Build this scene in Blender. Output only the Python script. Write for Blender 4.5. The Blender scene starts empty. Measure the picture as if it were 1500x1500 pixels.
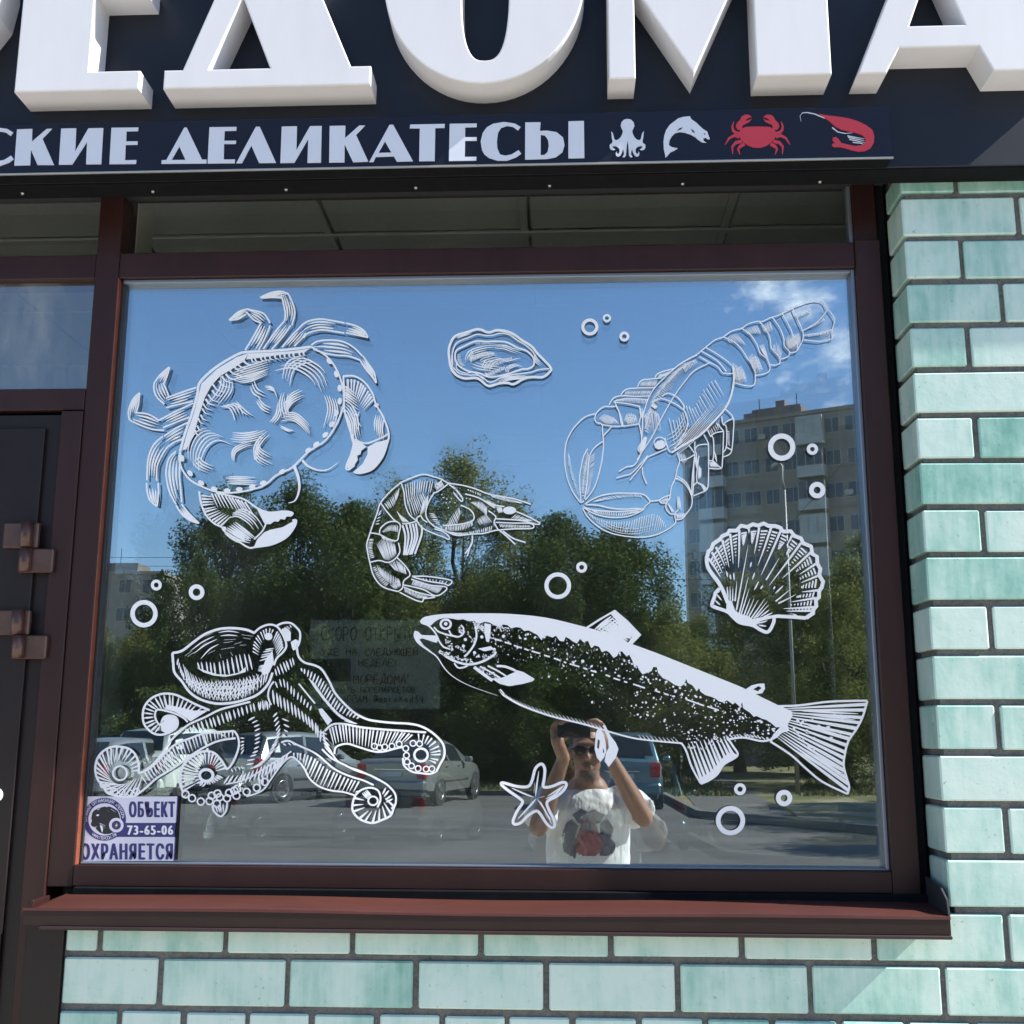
import bpy, bmesh, math, random
from mathutils import Vector, Matrix
from mathutils.geometry import tessellate_polygon
R = math.radians
random.seed(7)
SC = bpy.context.scene
COL = SC.collection

# ------------------------------------------------------------------ camera
FPX, PITCH, YAW, ROLL = 1649.0, .19422, -.044174, .0030338   # focal length in pixels of a 1500 px frame
CAM = Vector((0, -2.39684, 1.62))
_f = Vector((math.sin(YAW)*math.cos(PITCH), math.cos(YAW)*math.cos(PITCH), math.sin(PITCH)))
_r0 = Vector((math.cos(YAW), -math.sin(YAW), 0)); _u0 = _r0.cross(_f)
_r = _r0*math.cos(ROLL)+_u0*math.sin(ROLL); _u = _u0*math.cos(ROLL)-_r0*math.sin(ROLL)
cd = bpy.data.cameras.new('camera'); cam = bpy.data.objects.new('camera', cd); COL.objects.link(cam)
cd.sensor_width = 36; cd.lens = 36*FPX/1500; cd.clip_start = .02; cd.clip_end = 3000
m3 = Matrix((_r, _u, -_f)).transposed()
cam.matrix_world = Matrix.Translation(CAM) @ m3.to_4x4()
SC.camera = cam

# ------------------------------------------------------------------ sky, sun, exposure
SUN = Vector((.745, -.105, .655)).normalized()      # towards the sun: it rakes along the shop front
world = bpy.data.worlds.new('World'); SC.world = world; world.use_nodes = True
wn = world.node_tree.nodes; wl = world.node_tree.links; wn.clear()
sky = wn.new('ShaderNodeTexSky'); sky.sky_type = 'NISHITA'; sky.sun_disc = False
sky.sun_elevation = math.asin(SUN.z); sky.sun_rotation = math.atan2(SUN.x, SUN.y)
sky.air_density = 1.0; sky.dust_density = .15; sky.ozone_density = 5.0
bg = wn.new('ShaderNodeBackground'); bg.inputs[1].default_value = .088
out = wn.new('ShaderNodeOutputWorld')
# fair-weather cumulus scattered round the sky
tc = wn.new('ShaderNodeTexCoord'); sep = wn.new('ShaderNodeSeparateXYZ'); wl.new(tc.outputs['Generated'], sep.inputs[0])
def mth(op, a, b=None, nodes=wn, links=wl, clamp=False):
    n = nodes.new('ShaderNodeMath'); n.operation = op; n.use_clamp = clamp
    for i, v in enumerate((a, b)):
        if v is None: continue
        if isinstance(v, (int, float)): n.inputs[i].default_value = v
        else: links.new(v, n.inputs[i])
    return n.outputs[0]
CLOUDS = []
def cloud_dir(az, el): return Vector((math.cos(el)*math.sin(az), -math.cos(el)*math.cos(az), math.sin(el)))
CLOUD_SPOTS = [(.235,.350,.078),(.275,.232,.085),(.42,.25,.11),(.62,.30,.15),(.95,.22,.16),(1.3,.5,.2),(2.2,.4,.2),(2.9,.25,.2),(-.75,.42,.13),(-1.25,.3,.2),(-2.0,.45,.22),(-2.6,.25,.2)]
nz = wn.new('ShaderNodeTexNoise'); nz.inputs['Scale'].default_value = 11; nz.inputs['Detail'].default_value = 8; nz.inputs['Roughness'].default_value = .62
mpc = wn.new('ShaderNodeMapping'); mpc.inputs['Scale'].default_value = (1, 1, 1.8); wl.new(tc.outputs['Generated'], mpc.inputs[0]); wl.new(mpc.outputs[0], nz.inputs['Vector'])
tot = None
for az, el, rad in CLOUD_SPOTS:
    d = cloud_dir(az, el)
    vm = wn.new('ShaderNodeVectorMath'); vm.operation = 'DISTANCE'; wl.new(tc.outputs['Generated'], vm.inputs[0]); vm.inputs[1].default_value = d
    v = mth('SUBTRACT', 1.0, mth('DIVIDE', vm.outputs['Value'], rad))
    tot = v if tot is None else mth('MAXIMUM', tot, v)
dens = mth('ADD', mth('MULTIPLY', tot, .55), mth('MULTIPLY', mth('SUBTRACT', nz.outputs['Fac'], .5), 2.1))
mask = mth('MULTIPLY', mth('SUBTRACT', dens, .20), 2.6, clamp=True)
crgb = wn.new('ShaderNodeMixRGB'); crgb.inputs[1].default_value = (6.5, 7.2, 8.4, 1); crgb.inputs[2].default_value = (12.5, 12.6, 13, 1)
wl.new(mth('MULTIPLY', mth('SUBTRACT', dens, .2), 1.6, clamp=True), crgb.inputs[0])
hs = wn.new('ShaderNodeHueSaturation'); hs.inputs['Saturation'].default_value = 1.02; hs.inputs['Value'].default_value = 1.18; wl.new(sky.outputs[0], hs.inputs['Color'])
mx = wn.new('ShaderNodeMixRGB'); wl.new(mask, mx.inputs[0]); wl.new(hs.outputs[0], mx.inputs[1]); wl.new(crgb.outputs[0], mx.inputs[2])
wl.new(mx.outputs[0], bg.inputs[0]); wl.new(bg.outputs[0], out.inputs[0])
sl = bpy.data.lights.new('sun', 'SUN'); sl.energy = 5.0; sl.angle = R(.53); sl.color = (1, .95, .86)
so = bpy.data.objects.new('sun', sl); COL.objects.link(so); so.rotation_euler = SUN.to_track_quat('Z', 'Y').to_euler(); so.location = (6, -4, 8)
SC.view_settings.view_transform = 'Standard'; SC.view_settings.look = 'None'; SC.view_settings.gamma = 1
SC.view_settings.exposure = 1.25
SC.render.engine = 'CYCLES'
SC.cycles.max_bounces = 10; SC.cycles.diffuse_bounces = 4; SC.cycles.glossy_bounces = 5; SC.cycles.transparent_max_bounces = 24
SC.cycles.sample_clamp_indirect = 8; SC.cycles.use_denoising = True
SC.cycles.caustics_reflective = False; SC.cycles.caustics_refractive = False

# ------------------------------------------------------------------ measuring: photograph pixel -> point on a plane parallel to the wall
def W(px, py, Y=0.0):
    d = _f+_r*((px-750)/FPX)-_u*((py-750)/FPX); t = (Y-CAM.y)/d.y
    return CAM+d*t
GL = .125               # outer face of the glass
MIR = GL+.010           # coated face that gives the main reflection
def V(px, py, dist):
    """a point seen in the glass: dist metres in front of the wall"""
    p = W(px, py, 2*MIR+dist); return Vector((p.x, -dist, p.z))

# ------------------------------------------------------------------ object helpers
def tag(o, label=None, cat=None, group=None, kind=None):
    for k, v in (('label', label), ('category', cat), ('group', group), ('kind', kind)):
        if v: o[k] = v
    return o
def empty(name, loc=(0, 0, 0), parent=None):
    o = bpy.data.objects.new(name, None); COL.objects.link(o); o.location = loc; o.empty_display_size = .1
    if parent: o.parent = parent
    return o
def mobj(name, me, mat=None, parent=None, loc=None):
    o = bpy.data.objects.new(name, me); COL.objects.link(o)
    if mat is not None and not me.materials:
        for m in (mat if isinstance(mat, (list, tuple)) else [mat]): me.materials.append(m)
    if parent:
        o.parent = parent
        if loc is not None: o.location = Vector(loc)-parent_loc(parent)
        else: o.location = -parent_loc(parent)
    elif loc is not None: o.location = loc
    return o
def parent_loc(p):
    v = Vector((0, 0, 0))
    while p: v = v+p.location; p = p.parent
    return v
def mesh(name, v, f, smooth=False):
    me = bpy.data.meshes.new(name); me.from_pydata([tuple(p) for p in v], [], f); me.update()
    if smooth: me.shade_smooth()
    return me
def bm_mesh(bm, name='m', smooth=False):
    me = bpy.data.meshes.new(name); bm.normal_update(); bm.to_mesh(me); bm.free()
    if smooth: me.shade_smooth()
    return me
def add_box(bm, x0, x1, y0, y1, z0, z1, bev=0, mi=0):
    r = bmesh.ops.create_cube(bm, size=1); vs = r['verts']
    for v in vs: v.co = Vector(((x0+x1)/2+v.co.x*(x1-x0), (y0+y1)/2+v.co.y*(y1-y0), (z0+z1)/2+v.co.z*(z1-z0)))
    fs = set(f for v in vs for f in v.link_faces)
    if bev:
        es = list(set(e for v in vs for e in v.link_edges))
        g = bmesh.ops.bevel(bm, geom=es, offset=bev, segments=1, affect='EDGES', profile=.5)
        fs = set(g['faces'])|set(f for f in fs if f.is_valid)
    for f in fs: f.material_index = mi
def box(name, b, mat, parent=None, bev=.0015):
    bm = bmesh.new(); add_box(bm, *b, bev=bev); return mobj(name, bm_mesh(bm, name), mat, parent)
def add_tube(bm, pts, rad, n=8, cap=True, mi=0, ell=None):
    """tube through pts; rad a number or one per point"""
    pts = [Vector(p) for p in pts]; rads = rad if isinstance(rad, (list, tuple)) else [rad]*len(pts)
    rings = []; prev = None
    for i, p in enumerate(pts):
        t = (pts[min(i+1, len(pts)-1)]-pts[max(i-1, 0)]).normalized()
        if prev is None:
            a = Vector((0, 0, 1)) if abs(t.z) < .9 else Vector((1, 0, 0)); u = t.cross(a).normalized()
        else: u = (prev-t*prev.dot(t)).normalized()
        prev = u; w = t.cross(u)
        rings.append([bm.verts.new(p+(u*math.cos(2*math.pi*k/n)+w*math.sin(2*math.pi*k/n))*rads[i]) for k in range(n)])
    fs = []
    for a, b in zip(rings, rings[1:]):
        for k in range(n): fs.append(bm.faces.new((a[k], a[(k+1) % n], b[(k+1) % n], b[k])))
    if cap: fs += [bm.faces.new(rings[0][::-1]), bm.faces.new(rings[-1])]
    for f in fs: f.material_index = mi; f.smooth = True
def tube(name, pts, rad, mat, parent=None, n=8):
    bm = bmesh.new(); add_tube(bm, pts, rad, n); return mobj(name, bm_mesh(bm, name), mat, parent)
def extrude_poly(name, loops, y0, y1, mat, parent=None, bev=0):
    """loops of (x,z); the first is the outline, the others holes; extruded from y1 (back) to the front y0"""
    lp = [[Vector((p[0], p[1], 0)) for p in l] for l in loops]
    flat = [p for l in lp for p in l]; tris = tessellate_polygon(lp); n = len(flat)
    bm = bmesh.new(); A = [bm.verts.new((p.x, y0, p.y)) for p in flat]; B = [bm.verts.new((p.x, y1, p.y)) for p in flat]
    for t in tris:
        try: bm.faces.new([A[i] for i in t]); bm.faces.new([B[i] for i in t[::-1]])
        except ValueError: pass
    i = 0; rim = []
    for l in lp:
        k = len(l)
        for j in range(k):
            a, b = i+j, i+(j+1) % k
            try: bm.faces.new((A[a], A[b], B[b], B[a])); rim.append((A[a], A[b]))
            except ValueError: pass
        i += k
    bmesh.ops.recalc_face_normals(bm, faces=bm.faces)
    if bev:
        bmesh.ops.dissolve_limit(bm, angle_limit=.01, verts=bm.verts, edges=bm.edges)
        es = [e for e in bm.edges if e.is_valid and len(e.link_faces) == 2 and all(abs(v.co.y-y0) < 1e-6 for v in e.verts) and e.calc_face_angle(0) > .5]
        try: bmesh.ops.bevel(bm, geom=es, offset=bev, segments=2, affect='EDGES', profile=.5)
        except Exception: pass
    return mobj(name, bm_mesh(bm, name), mat, parent)
def copy_tree(o, parent=None):
    c = o.copy(); COL.objects.link(c)
    c.parent = parent
    for ch in o.children: copy_tree(ch, c)
    return c

# ------------------------------------------------------------------ materials
def mat(name, col, rough=.6, metal=0, spec=.5, coat=0, noise=None, bump=None, emis=None):
    """noise=(scale, amount, stretch) varies the colour, bump=(scale, strength)"""
    m = bpy.data.materials.new(name); m.use_nodes = True; nt = m.node_tree; b = nt.nodes['Principled BSDF']
    b.inputs['Base Color'].default_value = (*col, 1); b.inputs['Roughness'].default_value = rough; b.inputs['Metallic'].default_value = metal
    b.inputs['Specular IOR Level'].default_value = spec; b.inputs['Coat Weight'].default_value = coat
    tcn = None
    def coords(st=(1, 1, 1)):
        t = nt.nodes.new('ShaderNodeTexCoord'); mp = nt.nodes.new('ShaderNodeMapping'); mp.inputs['Scale'].default_value = st
        nt.links.new(t.outputs['Object'], mp.inputs[0]); return mp.outputs[0]
    if noise:
        n = nt.nodes.new('ShaderNodeTexNoise'); n.inputs['Scale'].default_value = noise[0]; n.inputs['Detail'].default_value = 6; n.inputs['Roughness'].default_value = .65
        nt.links.new(coords(noise[2] if len(noise) > 2 else (1, 1, 1)), n.inputs['Vector'])
        mr = nt.nodes.new('ShaderNodeMapRange'); mr.inputs[1].default_value = .25; mr.inputs[2].default_value = .75; mr.inputs[3].default_value = 1-noise[1]; mr.inputs[4].default_value = 1+noise[1]
        nt.links.new(n.outputs['Fac'], mr.inputs[0])
        mm = nt.nodes.new('ShaderNodeMixRGB'); mm.blend_type = 'MULTIPLY'; mm.inputs[0].default_value = 1; mm.inputs[1].default_value = (*col, 1)
        nt.links.new(mr.outputs[0], mm.inputs[2]); nt.links.new(mm.outputs[0], b.inputs['Base Color'])
    if bump:
        n2 = nt.nodes.new('ShaderNodeTexNoise'); n2.inputs['Scale'].default_value = bump[0]; n2.inputs['Detail'].default_value = 5
        nt.links.new(coords(), n2.inputs['Vector']); bp = nt.nodes.new('ShaderNodeBump'); bp.inputs['Strength'].default_value = bump[1]; bp.inputs['Distance'].default_value = .01
        nt.links.new(n2.outputs['Fac'], bp.inputs['Height']); nt.links.new(bp.outputs[0], b.inputs['Normal'])
    return m
def glass_mat(name, refl, tint, gl=(.93, .97, 1), dirt_haze=0):
    m = bpy.data.materials.new(name); m.use_nodes = True; nt = m.node_tree; nt.nodes.clear()
    o = nt.nodes.new('ShaderNodeOutputMaterial'); mixs = nt.nodes.new('ShaderNodeMixShader'); t = nt.nodes.new('ShaderNodeBsdfTransparent'); g = nt.nodes.new('ShaderNodeBsdfGlossy')
    g.inputs['Roughness'].default_value = 0; t.inputs[0].default_value = (*tint, 1); g.inputs[0].default_value = (*gl, 1)
    lw = nt.nodes.new('ShaderNodeLayerWeight'); lw.inputs[0].default_value = .5
    f = mth('ADD', mth('MULTIPLY', mth('POWER', lw.outputs['Facing'], 4.0, nt.nodes, nt.links), (1-refl)*.8, nt.nodes, nt.links), refl, nt.nodes, nt.links)
    if dirt_haze:
        tcg = nt.nodes.new('ShaderNodeTexCoord'); n1 = nt.nodes.new('ShaderNodeTexNoise'); n1.inputs['Scale'].default_value = 2.2; n1.inputs['Detail'].default_value = 9; n1.inputs['Roughness'].default_value = .7
        mpg = nt.nodes.new('ShaderNodeMapping'); mpg.inputs['Scale'].default_value = (2.2, 1, .7); nt.links.new(tcg.outputs['Object'], mpg.inputs[0]); nt.links.new(mpg.outputs[0], n1.inputs['Vector'])
        n2 = nt.nodes.new('ShaderNodeTexNoise'); n2.inputs['Scale'].default_value = 170; n2.inputs['Detail'].default_value = 2; nt.links.new(tcg.outputs['Object'], n2.inputs['Vector'])
        k1 = mth('MULTIPLY', mth('SUBTRACT', n1.outputs['Fac'], .46, nt.nodes, nt.links, True), dirt_haze, nt.nodes, nt.links); k2 = mth('MULTIPLY', mth('SUBTRACT', n2.outputs['Fac'], .72, nt.nodes, nt.links, True), 2.5, nt.nodes, nt.links, True)
        df = nt.nodes.new('ShaderNodeBsdfDiffuse'); df.inputs[0].default_value = (.55, .56, .54, 1); m2 = nt.nodes.new('ShaderNodeMixShader'); nt.links.new(mth('ADD', mth('ADD', k1, k2, nt.nodes, nt.links, True), .008, nt.nodes, nt.links), m2.inputs[0]); nt.links.new(mixs.outputs[0], m2.inputs[1]); nt.links.new(df.outputs[0], m2.inputs[2])
        nt.links.new(m2.outputs[0], o.inputs[0])
    nt.links.new(f, mixs.inputs[0]); nt.links.new(t.outputs[0], mixs.inputs[1]); nt.links.new(g.outputs[0], mixs.inputs[2])
    if not dirt_haze: nt.links.new(mixs.outputs[0], o.inputs[0])
    return m

# ================================================================== the shop front
def brick_mat():
    m = bpy.data.materials.new('glazed_brick'); m.use_nodes = True; nt = m.node_tree; b = nt.nodes['Principled BSDF']; N = nt.nodes.new; L = nt.links.new
    tcn = N('ShaderNodeTexCoord'); oi = N('ShaderNodeObjectInfo')
    off = N('ShaderNodeVectorMath'); off.operation = 'MULTIPLY_ADD'; off.inputs[1].default_value = (37, 11, 23)
    cmb = N('ShaderNodeCombineXYZ')
    for i in range(3): L(oi.outputs['Random'], cmb.inputs[i])
    L(cmb.outputs[0], off.inputs[0]); L(tcn.outputs['Object'], off.inputs[2])
    def noise(scale, st, det=4, rough=.55):
        mp = N('ShaderNodeMapping'); mp.inputs['Scale'].default_value = st; L(off.outputs[0], mp.inputs[0])
        n = N('ShaderNodeTexNoise'); n.inputs['Scale'].default_value = scale; n.inputs['Detail'].default_value = det; n.inputs['Roughness'].default_value = rough; L(mp.outputs[0], n.inputs['Vector']); return n.outputs['Fac']
    big = noise(11, (1, 1, .55), 4, .6); streak = noise(55, (1, 1, .09), 4, .6); grime = noise(90, (1, 1, 1), 6, .7)
    amt = mth('ADD', mth('MULTIPLY', big, .8, nt.nodes, nt.links), mth('MULTIPLY', streak, .32, nt.nodes, nt.links), nt.nodes, nt.links)
    amt = mth('ADD', amt, mth('MULTIPLY', mth('SUBTRACT', oi.outputs['Random'], .5, nt.nodes, nt.links), .30, nt.nodes, nt.links), nt.nodes, nt.links)
    cr = N('ShaderNodeValToRGB'); L(amt, cr.inputs[0]); e = cr.color_ramp.elements
    e[0].position = .42; e[0].color = (.50, .63, .585, 1); e[1].position = .86; e[1].color = (.14, .33, .28, 1)
    x = e.new(.55); x.color = (.42, .58, .53, 1); x = e.new(.65); x.color = (.32, .51, .455, 1); x = e.new(.74); x.color = (.24, .44, .385, 1)
    gr = N('ShaderNodeValToRGB'); L(grime, gr.inputs[0]); g = gr.color_ramp.elements; g[0].position = .30; g[0].color = (.38, .35, .28, 1); g[1].position = .37; g[1].color = (1, 1, 1, 1)
    mu = N('ShaderNodeMixRGB'); mu.blend_type = 'MULTIPLY'; mu.inputs[0].default_value = .8; L(cr.outputs[0], mu.inputs[1]); L(gr.outputs[0], mu.inputs[2])
    # chipped pale arrises: the glaze is thin along the edges
    geo = N('ShaderNodeNewGeometry'); L(mu.outputs[0], b.inputs['Base Color'])
    b.inputs['Roughness'].default_value = .3; b.inputs['Specular IOR Level'].default_value = .5
    rr = N('ShaderNodeMapRange'); rr.inputs[3].default_value = .16; rr.inputs[4].default_value = .5; L(noise(25, (1, 1, 1), 4), rr.inputs[0]); L(rr.outputs[0], b.inputs['Roughness'])
    bp = N('ShaderNodeBump'); bp.inputs['Strength'].default_value = .22; bp.inputs['Distance'].default_value = .004; L(noise(30, (1, 1, 1), 3), bp.inputs['Height']); L(bp.outputs[0], b.inputs['Normal'])
    return m
def brown_mat(name, col, rough):
    m = mat(name, col, rough, spec=.28, noise=(14, .22, (1, 1, .25)), bump=(60, .03)); return m
M = {}
M['brick'] = brick_mat()
M['mortar'] = mat('mortar', (.13, .128, .122), .9, noise=(60, .35), bump=(180, .6))
M['brown'] = brown_mat('brown_frame', (.030, .0115, .0108), .4)
M['brown2'] = brown_mat('brown_door', (.013, .008, .0085), .42)
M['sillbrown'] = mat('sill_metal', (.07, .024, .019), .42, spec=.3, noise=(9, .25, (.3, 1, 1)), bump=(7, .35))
M['gasket'] = mat('gasket', (.02, .022, .026), .6)
M['dark'] = mat('dark_gap', (.006, .0065, .008), .8, spec=.12, noise=(40, .4))
M['alu'] = mat('spacer', (.22, .25, .3), .35, .6)
M['panel'] = mat('composite_panel', (.010, .013, .021), .45, spec=.28, noise=(2.5, .25), bump=(2.2, .25))
M['panel2'] = mat('light_box_face', (.008, .010, .021), .4, spec=.28, noise=(3, .15))
M['letter'] = mat('letter_plastic', (.66, .655, .68), .45, noise=(9, .05, (1, 1, .3)))
M['film'] = mat('white_film', (.60, .63, .72), .5, noise=(8, .03))
M['redfilm'] = mat('red_film', (.50, .035, .055), .5)
M['edge'] = mat('metal_edge', (.45, .43, .4), .4, .7)
M['screw'] = mat('zinc_screw', (.5, .49, .46), .4, .8)

shop = tag(empty('shop_building', (0, 0, 0)), 'shop front of pale green glazed brick around the big window', 'building')
wall = mobj('wall', (lambda bm: (add_box(bm,   .785, 3.6, .008, .30, -.02, 4.4), add_box(bm, -1.03, .785, .008, .30, -.02, 1.26), add_box(bm, -2.55, .785, .012, .30, 3.0, 4.4), add_box(bm, -6.0, -2.55, .012, .30, -.02, 4.4), bm_mesh(bm, 'wall'))[-1])(bmesh.new()), M['mortar'], shop)
CO = .10264; ZT = 2.8091; BH = .0895
bcache = {}
def brick(x0, x1, ztop, h=BH):
    key = (round(x1-x0, 3), round(h, 3))
    if key not in bcache:
        bm = bmesh.new(); w = key[0]; add_box(bm, -w/2, w/2, 0, .115, -key[1]/2, key[1]/2, bev=.0032); bcache[key] = bm_mesh(bm, 'brick')
        bcache[key].materials.append(M['brick'])
    o = bpy.data.objects.new('brick', bcache[key]); COL.objects.link(o); o.parent = wall
    j = random.uniform
    o.location = ((x0+x1)/2+j(-.0012, .0012), j(-.0018, .0018), ztop-h/2+j(-.001, .001)); o.rotation_euler = (j(-.004, .004), j(-.003, .003), j(-.006, .006))
XC = .773
for k in range(-1, 24):
    zt = ZT-CO*k
    if k < 15:
        if k == 2: firsts = [.2]
        elif k % 2: firsts = [.119]
        else: firsts = [.25]
        x = XC; ws = firsts+[.25]*3
        for w in ws:
            h = BH if k > -1 else .055
            brick(x, x+w, zt if k > -1 else zt-.034, h); x += w+.012
    elif k == 17 or k == 21:
        x = -.899-.131
        while x < 1.75:
            a, b = max(x+.006, -1.022), x+.125
            if b-a > .02: brick(a, b, zt)
            x += .131
    else:
        x = -.8207-.262*2+(.131 if (k % 2) else 0)
        while x < 1.75:
            a, b = max(x+.006, -1.022), x+.256
            if k == 15 and a < .9 < .0: pass
            if b-a > .02: brick(a, b, zt)
            x += .262

# ---- window
FR = .10     # front face of the frame
win = tag(empty('window', (-.19, FR, 1.3), shop), 'wide brown framed shop window with mirrored glass')
box('frame_post', (-1.115, -1.058, FR, FR+.09, 1.292, 2.96), M['brown'], win)
box('frame_post', (.690, .747, FR-.004, FR+.09, 1.292, 2.755), M['brown'], win)
box('frame_post', (.694, .747, FR+.010, FR+.09, 2.757, 2.96), M['brown'], win)
box('transom_bar', (-1.0575, .6895, FR+.002, FR+.09, 2.690, 2.753), M['brown'], win)
box('bottom_rail', (-1.0575, .6895, FR-.002, FR+.09, 1.294, 1.3375), M['brown'], win)
box('top_rail', (-1.0575, .6935, FR+.012, FR+.09, 2.925, 2.965), M['brown'], win)
box('sunlit_post_edge', (-1.0575, -1.0555, FR+.001, FR+.05, 1.338, 2.689), mat('sunlit_red_brown', (.20, .055, .03), .45, noise=(20, .25)), win, 0)  # brighter colour paints sunlight onto the inner side of the left post
box('glazing_bead', (-1.055, -1.049, FR+.019, FR+.05, 1.338, 2.689), M['gasket'], win, .001)
box('glazing_bead', (.6815, .6895, FR+.012, FR+.05, 1.338, 2.689), M['alu'], win, .001)
box('glazing_bead', (-1.0495, .681, FR+.014, FR+.05, 2.681, 2.6895), M['alu'], win, .001)
box('glazing_bead', (-1.0495, .681, FR+.012, FR+.05, 1.338, 1.3425), M['alu'], win, .001)
box('frame_gap_fill', (.7475, .772, FR+.02, FR+.12, 1.25, 2.96), M['dark'], win, .003)  # near-black strip filling the gap between frame and brick
GX0, GX1, GZ0, GZ1 = -1.052, .684, 1.339, 2.687
M['pane_front'] = glass_mat('glass_front_face', .035, (.97, .985, .98), dirt_haze=.10)
M['pane_coat'] = glass_mat('glass_coated_face', .42, (.9, .93, .92), gl=(.86, .95, 1))
M['pane_inner'] = glass_mat('inner_glass', .30, (.6, .65, .64))
M['clear'] = glass_mat('clear_glass', .11, (.8, .83, .82), dirt_haze=.12); M['fan'] = glass_mat('fanlight_glass', .22, (.92, .94, .92), gl=(1, .95, .9), dirt_haze=1.3)  # fanlight: heavy layer paints in the pale grey of lit ceiling and sky
op = mobj('outer_pane', mesh('outer_pane', [(GX0, GL, GZ0), (GX1, GL, GZ0), (GX1, GL, GZ1), (GX0, GL, GZ1), (GX0, MIR, GZ0), (GX1, MIR, GZ0), (GX1, MIR, GZ1), (GX0, MIR, GZ1)], [(0, 1, 2, 3), (4, 5, 6, 7)]), [M['pane_front'], M['pane_coat']], win)
op.data.polygons[1].material_index = 1
# the inner pane of the double glazing is dished inward, so it throws a second, larger reflection
nv = 28; vs = []; fs = []
cxw, czw = W(668, 790, GL).x, W(668, 790, GL).z
for j in range(nv+1):
    for i in range(nv+1):
        x = GX0+(GX1-GX0)*i/nv; z = GZ0+(GZ1-GZ0)*j/nv
        vs.append((x, MIR+.026-((x-cxw)**2/(2*46)+(z-czw)**2/(2*36)), z))
for j in range(nv):
    for i in range(nv):
        a = j*(nv+1)+i; fs.append((a, a+1, a+nv+2, a+nv+1))
mobj('inner_pane', mesh('inner_pane', vs, fs, True), M['pane_inner'], win)
mobj('top_pane', mesh('top_pane', [(GX0, GL+.01, 2.754), (GX1+.008, GL+.01, 2.754), (GX1+.008, GL+.01, 2.93), (GX0, GL+.01, 2.93)], [(0, 1, 2, 3)]), M['clear'], win)
box('glazing_bead', (.684, .6935, FR+.02, FR+.05, 2.7535, 2.925), M['alu'], win, .001)
# folded metal sill
bm = bmesh.new(); nx = 60; prof = [(.092, 1.279), (.05, 1.2765), (-.036, 1.2705), (-.040, 1.269), (-.0412, 1.264)]
rows = []
for i in range(nx+1):
    x = -1.098+(.760+1.098)*i/nx; t = i/nx
    sag = .0035*math.sin(t*9)*math.sin(t*3.1)
    ex = 1 if i == 0 else 0
    rows.append([bm.verts.new((x, y, z+sag*(1 if k < 4 else .6)-(.012 if ex and k < 3 else 0))) for k, (y, z) in enumerate(prof)])
for a, b in zip(rows, rows[1:]):
    for k in range(len(prof)-1): bm.faces.new((a[k], b[k], b[k+1], a[k+1]))
bmesh.ops.recalc_face_normals(bm, faces=bm.faces)
sill = mobj('window_sill', bm_mesh(bm, 'window_sill'), M['sillbrown'], win)
md = sill.modifiers.new('s', 'SOLIDIFY'); md.thickness = .0015
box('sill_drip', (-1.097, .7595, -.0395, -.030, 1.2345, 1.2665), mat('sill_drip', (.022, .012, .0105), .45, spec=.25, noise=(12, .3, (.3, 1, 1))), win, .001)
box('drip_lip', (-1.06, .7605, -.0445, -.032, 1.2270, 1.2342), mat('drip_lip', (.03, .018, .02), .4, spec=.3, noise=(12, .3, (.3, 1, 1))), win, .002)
box('sill_upstand', (-1.05, .768, .085, .12, 1.270, 1.2935), M['dark'], win, .002)
bm = bmesh.new(); pts = [(.757, .095, 1.279), (.757, -.038, 1.271), (.757, -.030, 1.300), (.757, .0, 1.318), (.757, .095, 1.33)]
a = [bm.verts.new(p) for p in pts]; b = [bm.verts.new((p[0]+.004, p[1], p[2])) for p in pts]
bm.faces.new(a); bm.faces.new(b[::-1]); [bm.faces.new((a[i], b[i], b[(i+1) % 5], a[(i+1) % 5])) for i in range(5)]
mobj('sill_end_cap', bm_mesh(bm, 'cap'), M['gasket'], win)

# ---- door on the left with its fanlights
door = tag(empty('door', (-1.6, FR, .2), shop), 'dark brown metal door with glass fanlights')
box('frame_post', (-1.166, -1.1155, FR-.006, FR+.09, .15, 2.358), M['brown'], door)
box('frame_post', (-2.30, -2.20, FR-.006, FR+.09, .15, 2.358), M['brown'], door)
box('door_head', (-2.32, -1.1155, FR-.003, FR+.09, 2.361, 2.413), M['brown'], door)
box('transom_bar', (-2.32, -1.1155, FR+.002, FR+.09, 2.690, 2.750), M['brown'], door)
box('door_rim', (-2.198, -1.169, FR+.006, FR+.06, .15, 2.352), M['brown2'], door)
dl = box('door_leaf', (-2.155, -1.203, FR-.004, FR+.04, .18, 2.318), M['brown2'], door)
mobj('fanlight_pane', mesh('fanlight_pane', [(-2.3, GL, 2.414), (-1.116, GL, 2.414), (-1.116, GL, 2.689), (-2.3, GL, 2.689)], [(0, 1, 2, 3)]), M['fan'], door)
mobj('fanlight_pane', mesh('fanlight_pane', [(-2.3, GL, 2.751), (-1.116, GL, 2.751), (-1.116, GL, 2.95), (-2.3, GL, 2.95)], [(0, 1, 2, 3)]), M['clear'], door)
M['hinge'] = mat('hinge', (.075, .035, .026), .3, .1, noise=(30, .3))
for (ux, uy, lx, ly) in ((5, 765, 27, 803), (-8, 893, 17, 930)):
    bm = bmesh.new()
    for (xa, xb, ya, yb, rx) in ((ux, ux+48, uy, uy+37, ux+36), (lx, lx+48, ly, ly+35, lx+12)):
        p, q = W(xa, ya, FR-.02), W(xb, yb, FR-.02); rr_ = W(rx, ya, FR-.02).x
        add_box(bm, min(p.x, q.x), max(p.x, q.x), FR-.018, FR-.003, min(p.z, q.z), max(p.z, q.z), bev=.003)
        add_tube(bm, [(rr_, FR-.022, min(p.z, q.z)+.001), (rr_, FR-.022, max(p.z, q.z)-.001)], .0135, 14)
    mobj('hinge', bm_mesh(bm, 'hinge'), M['hinge'], door)
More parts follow.
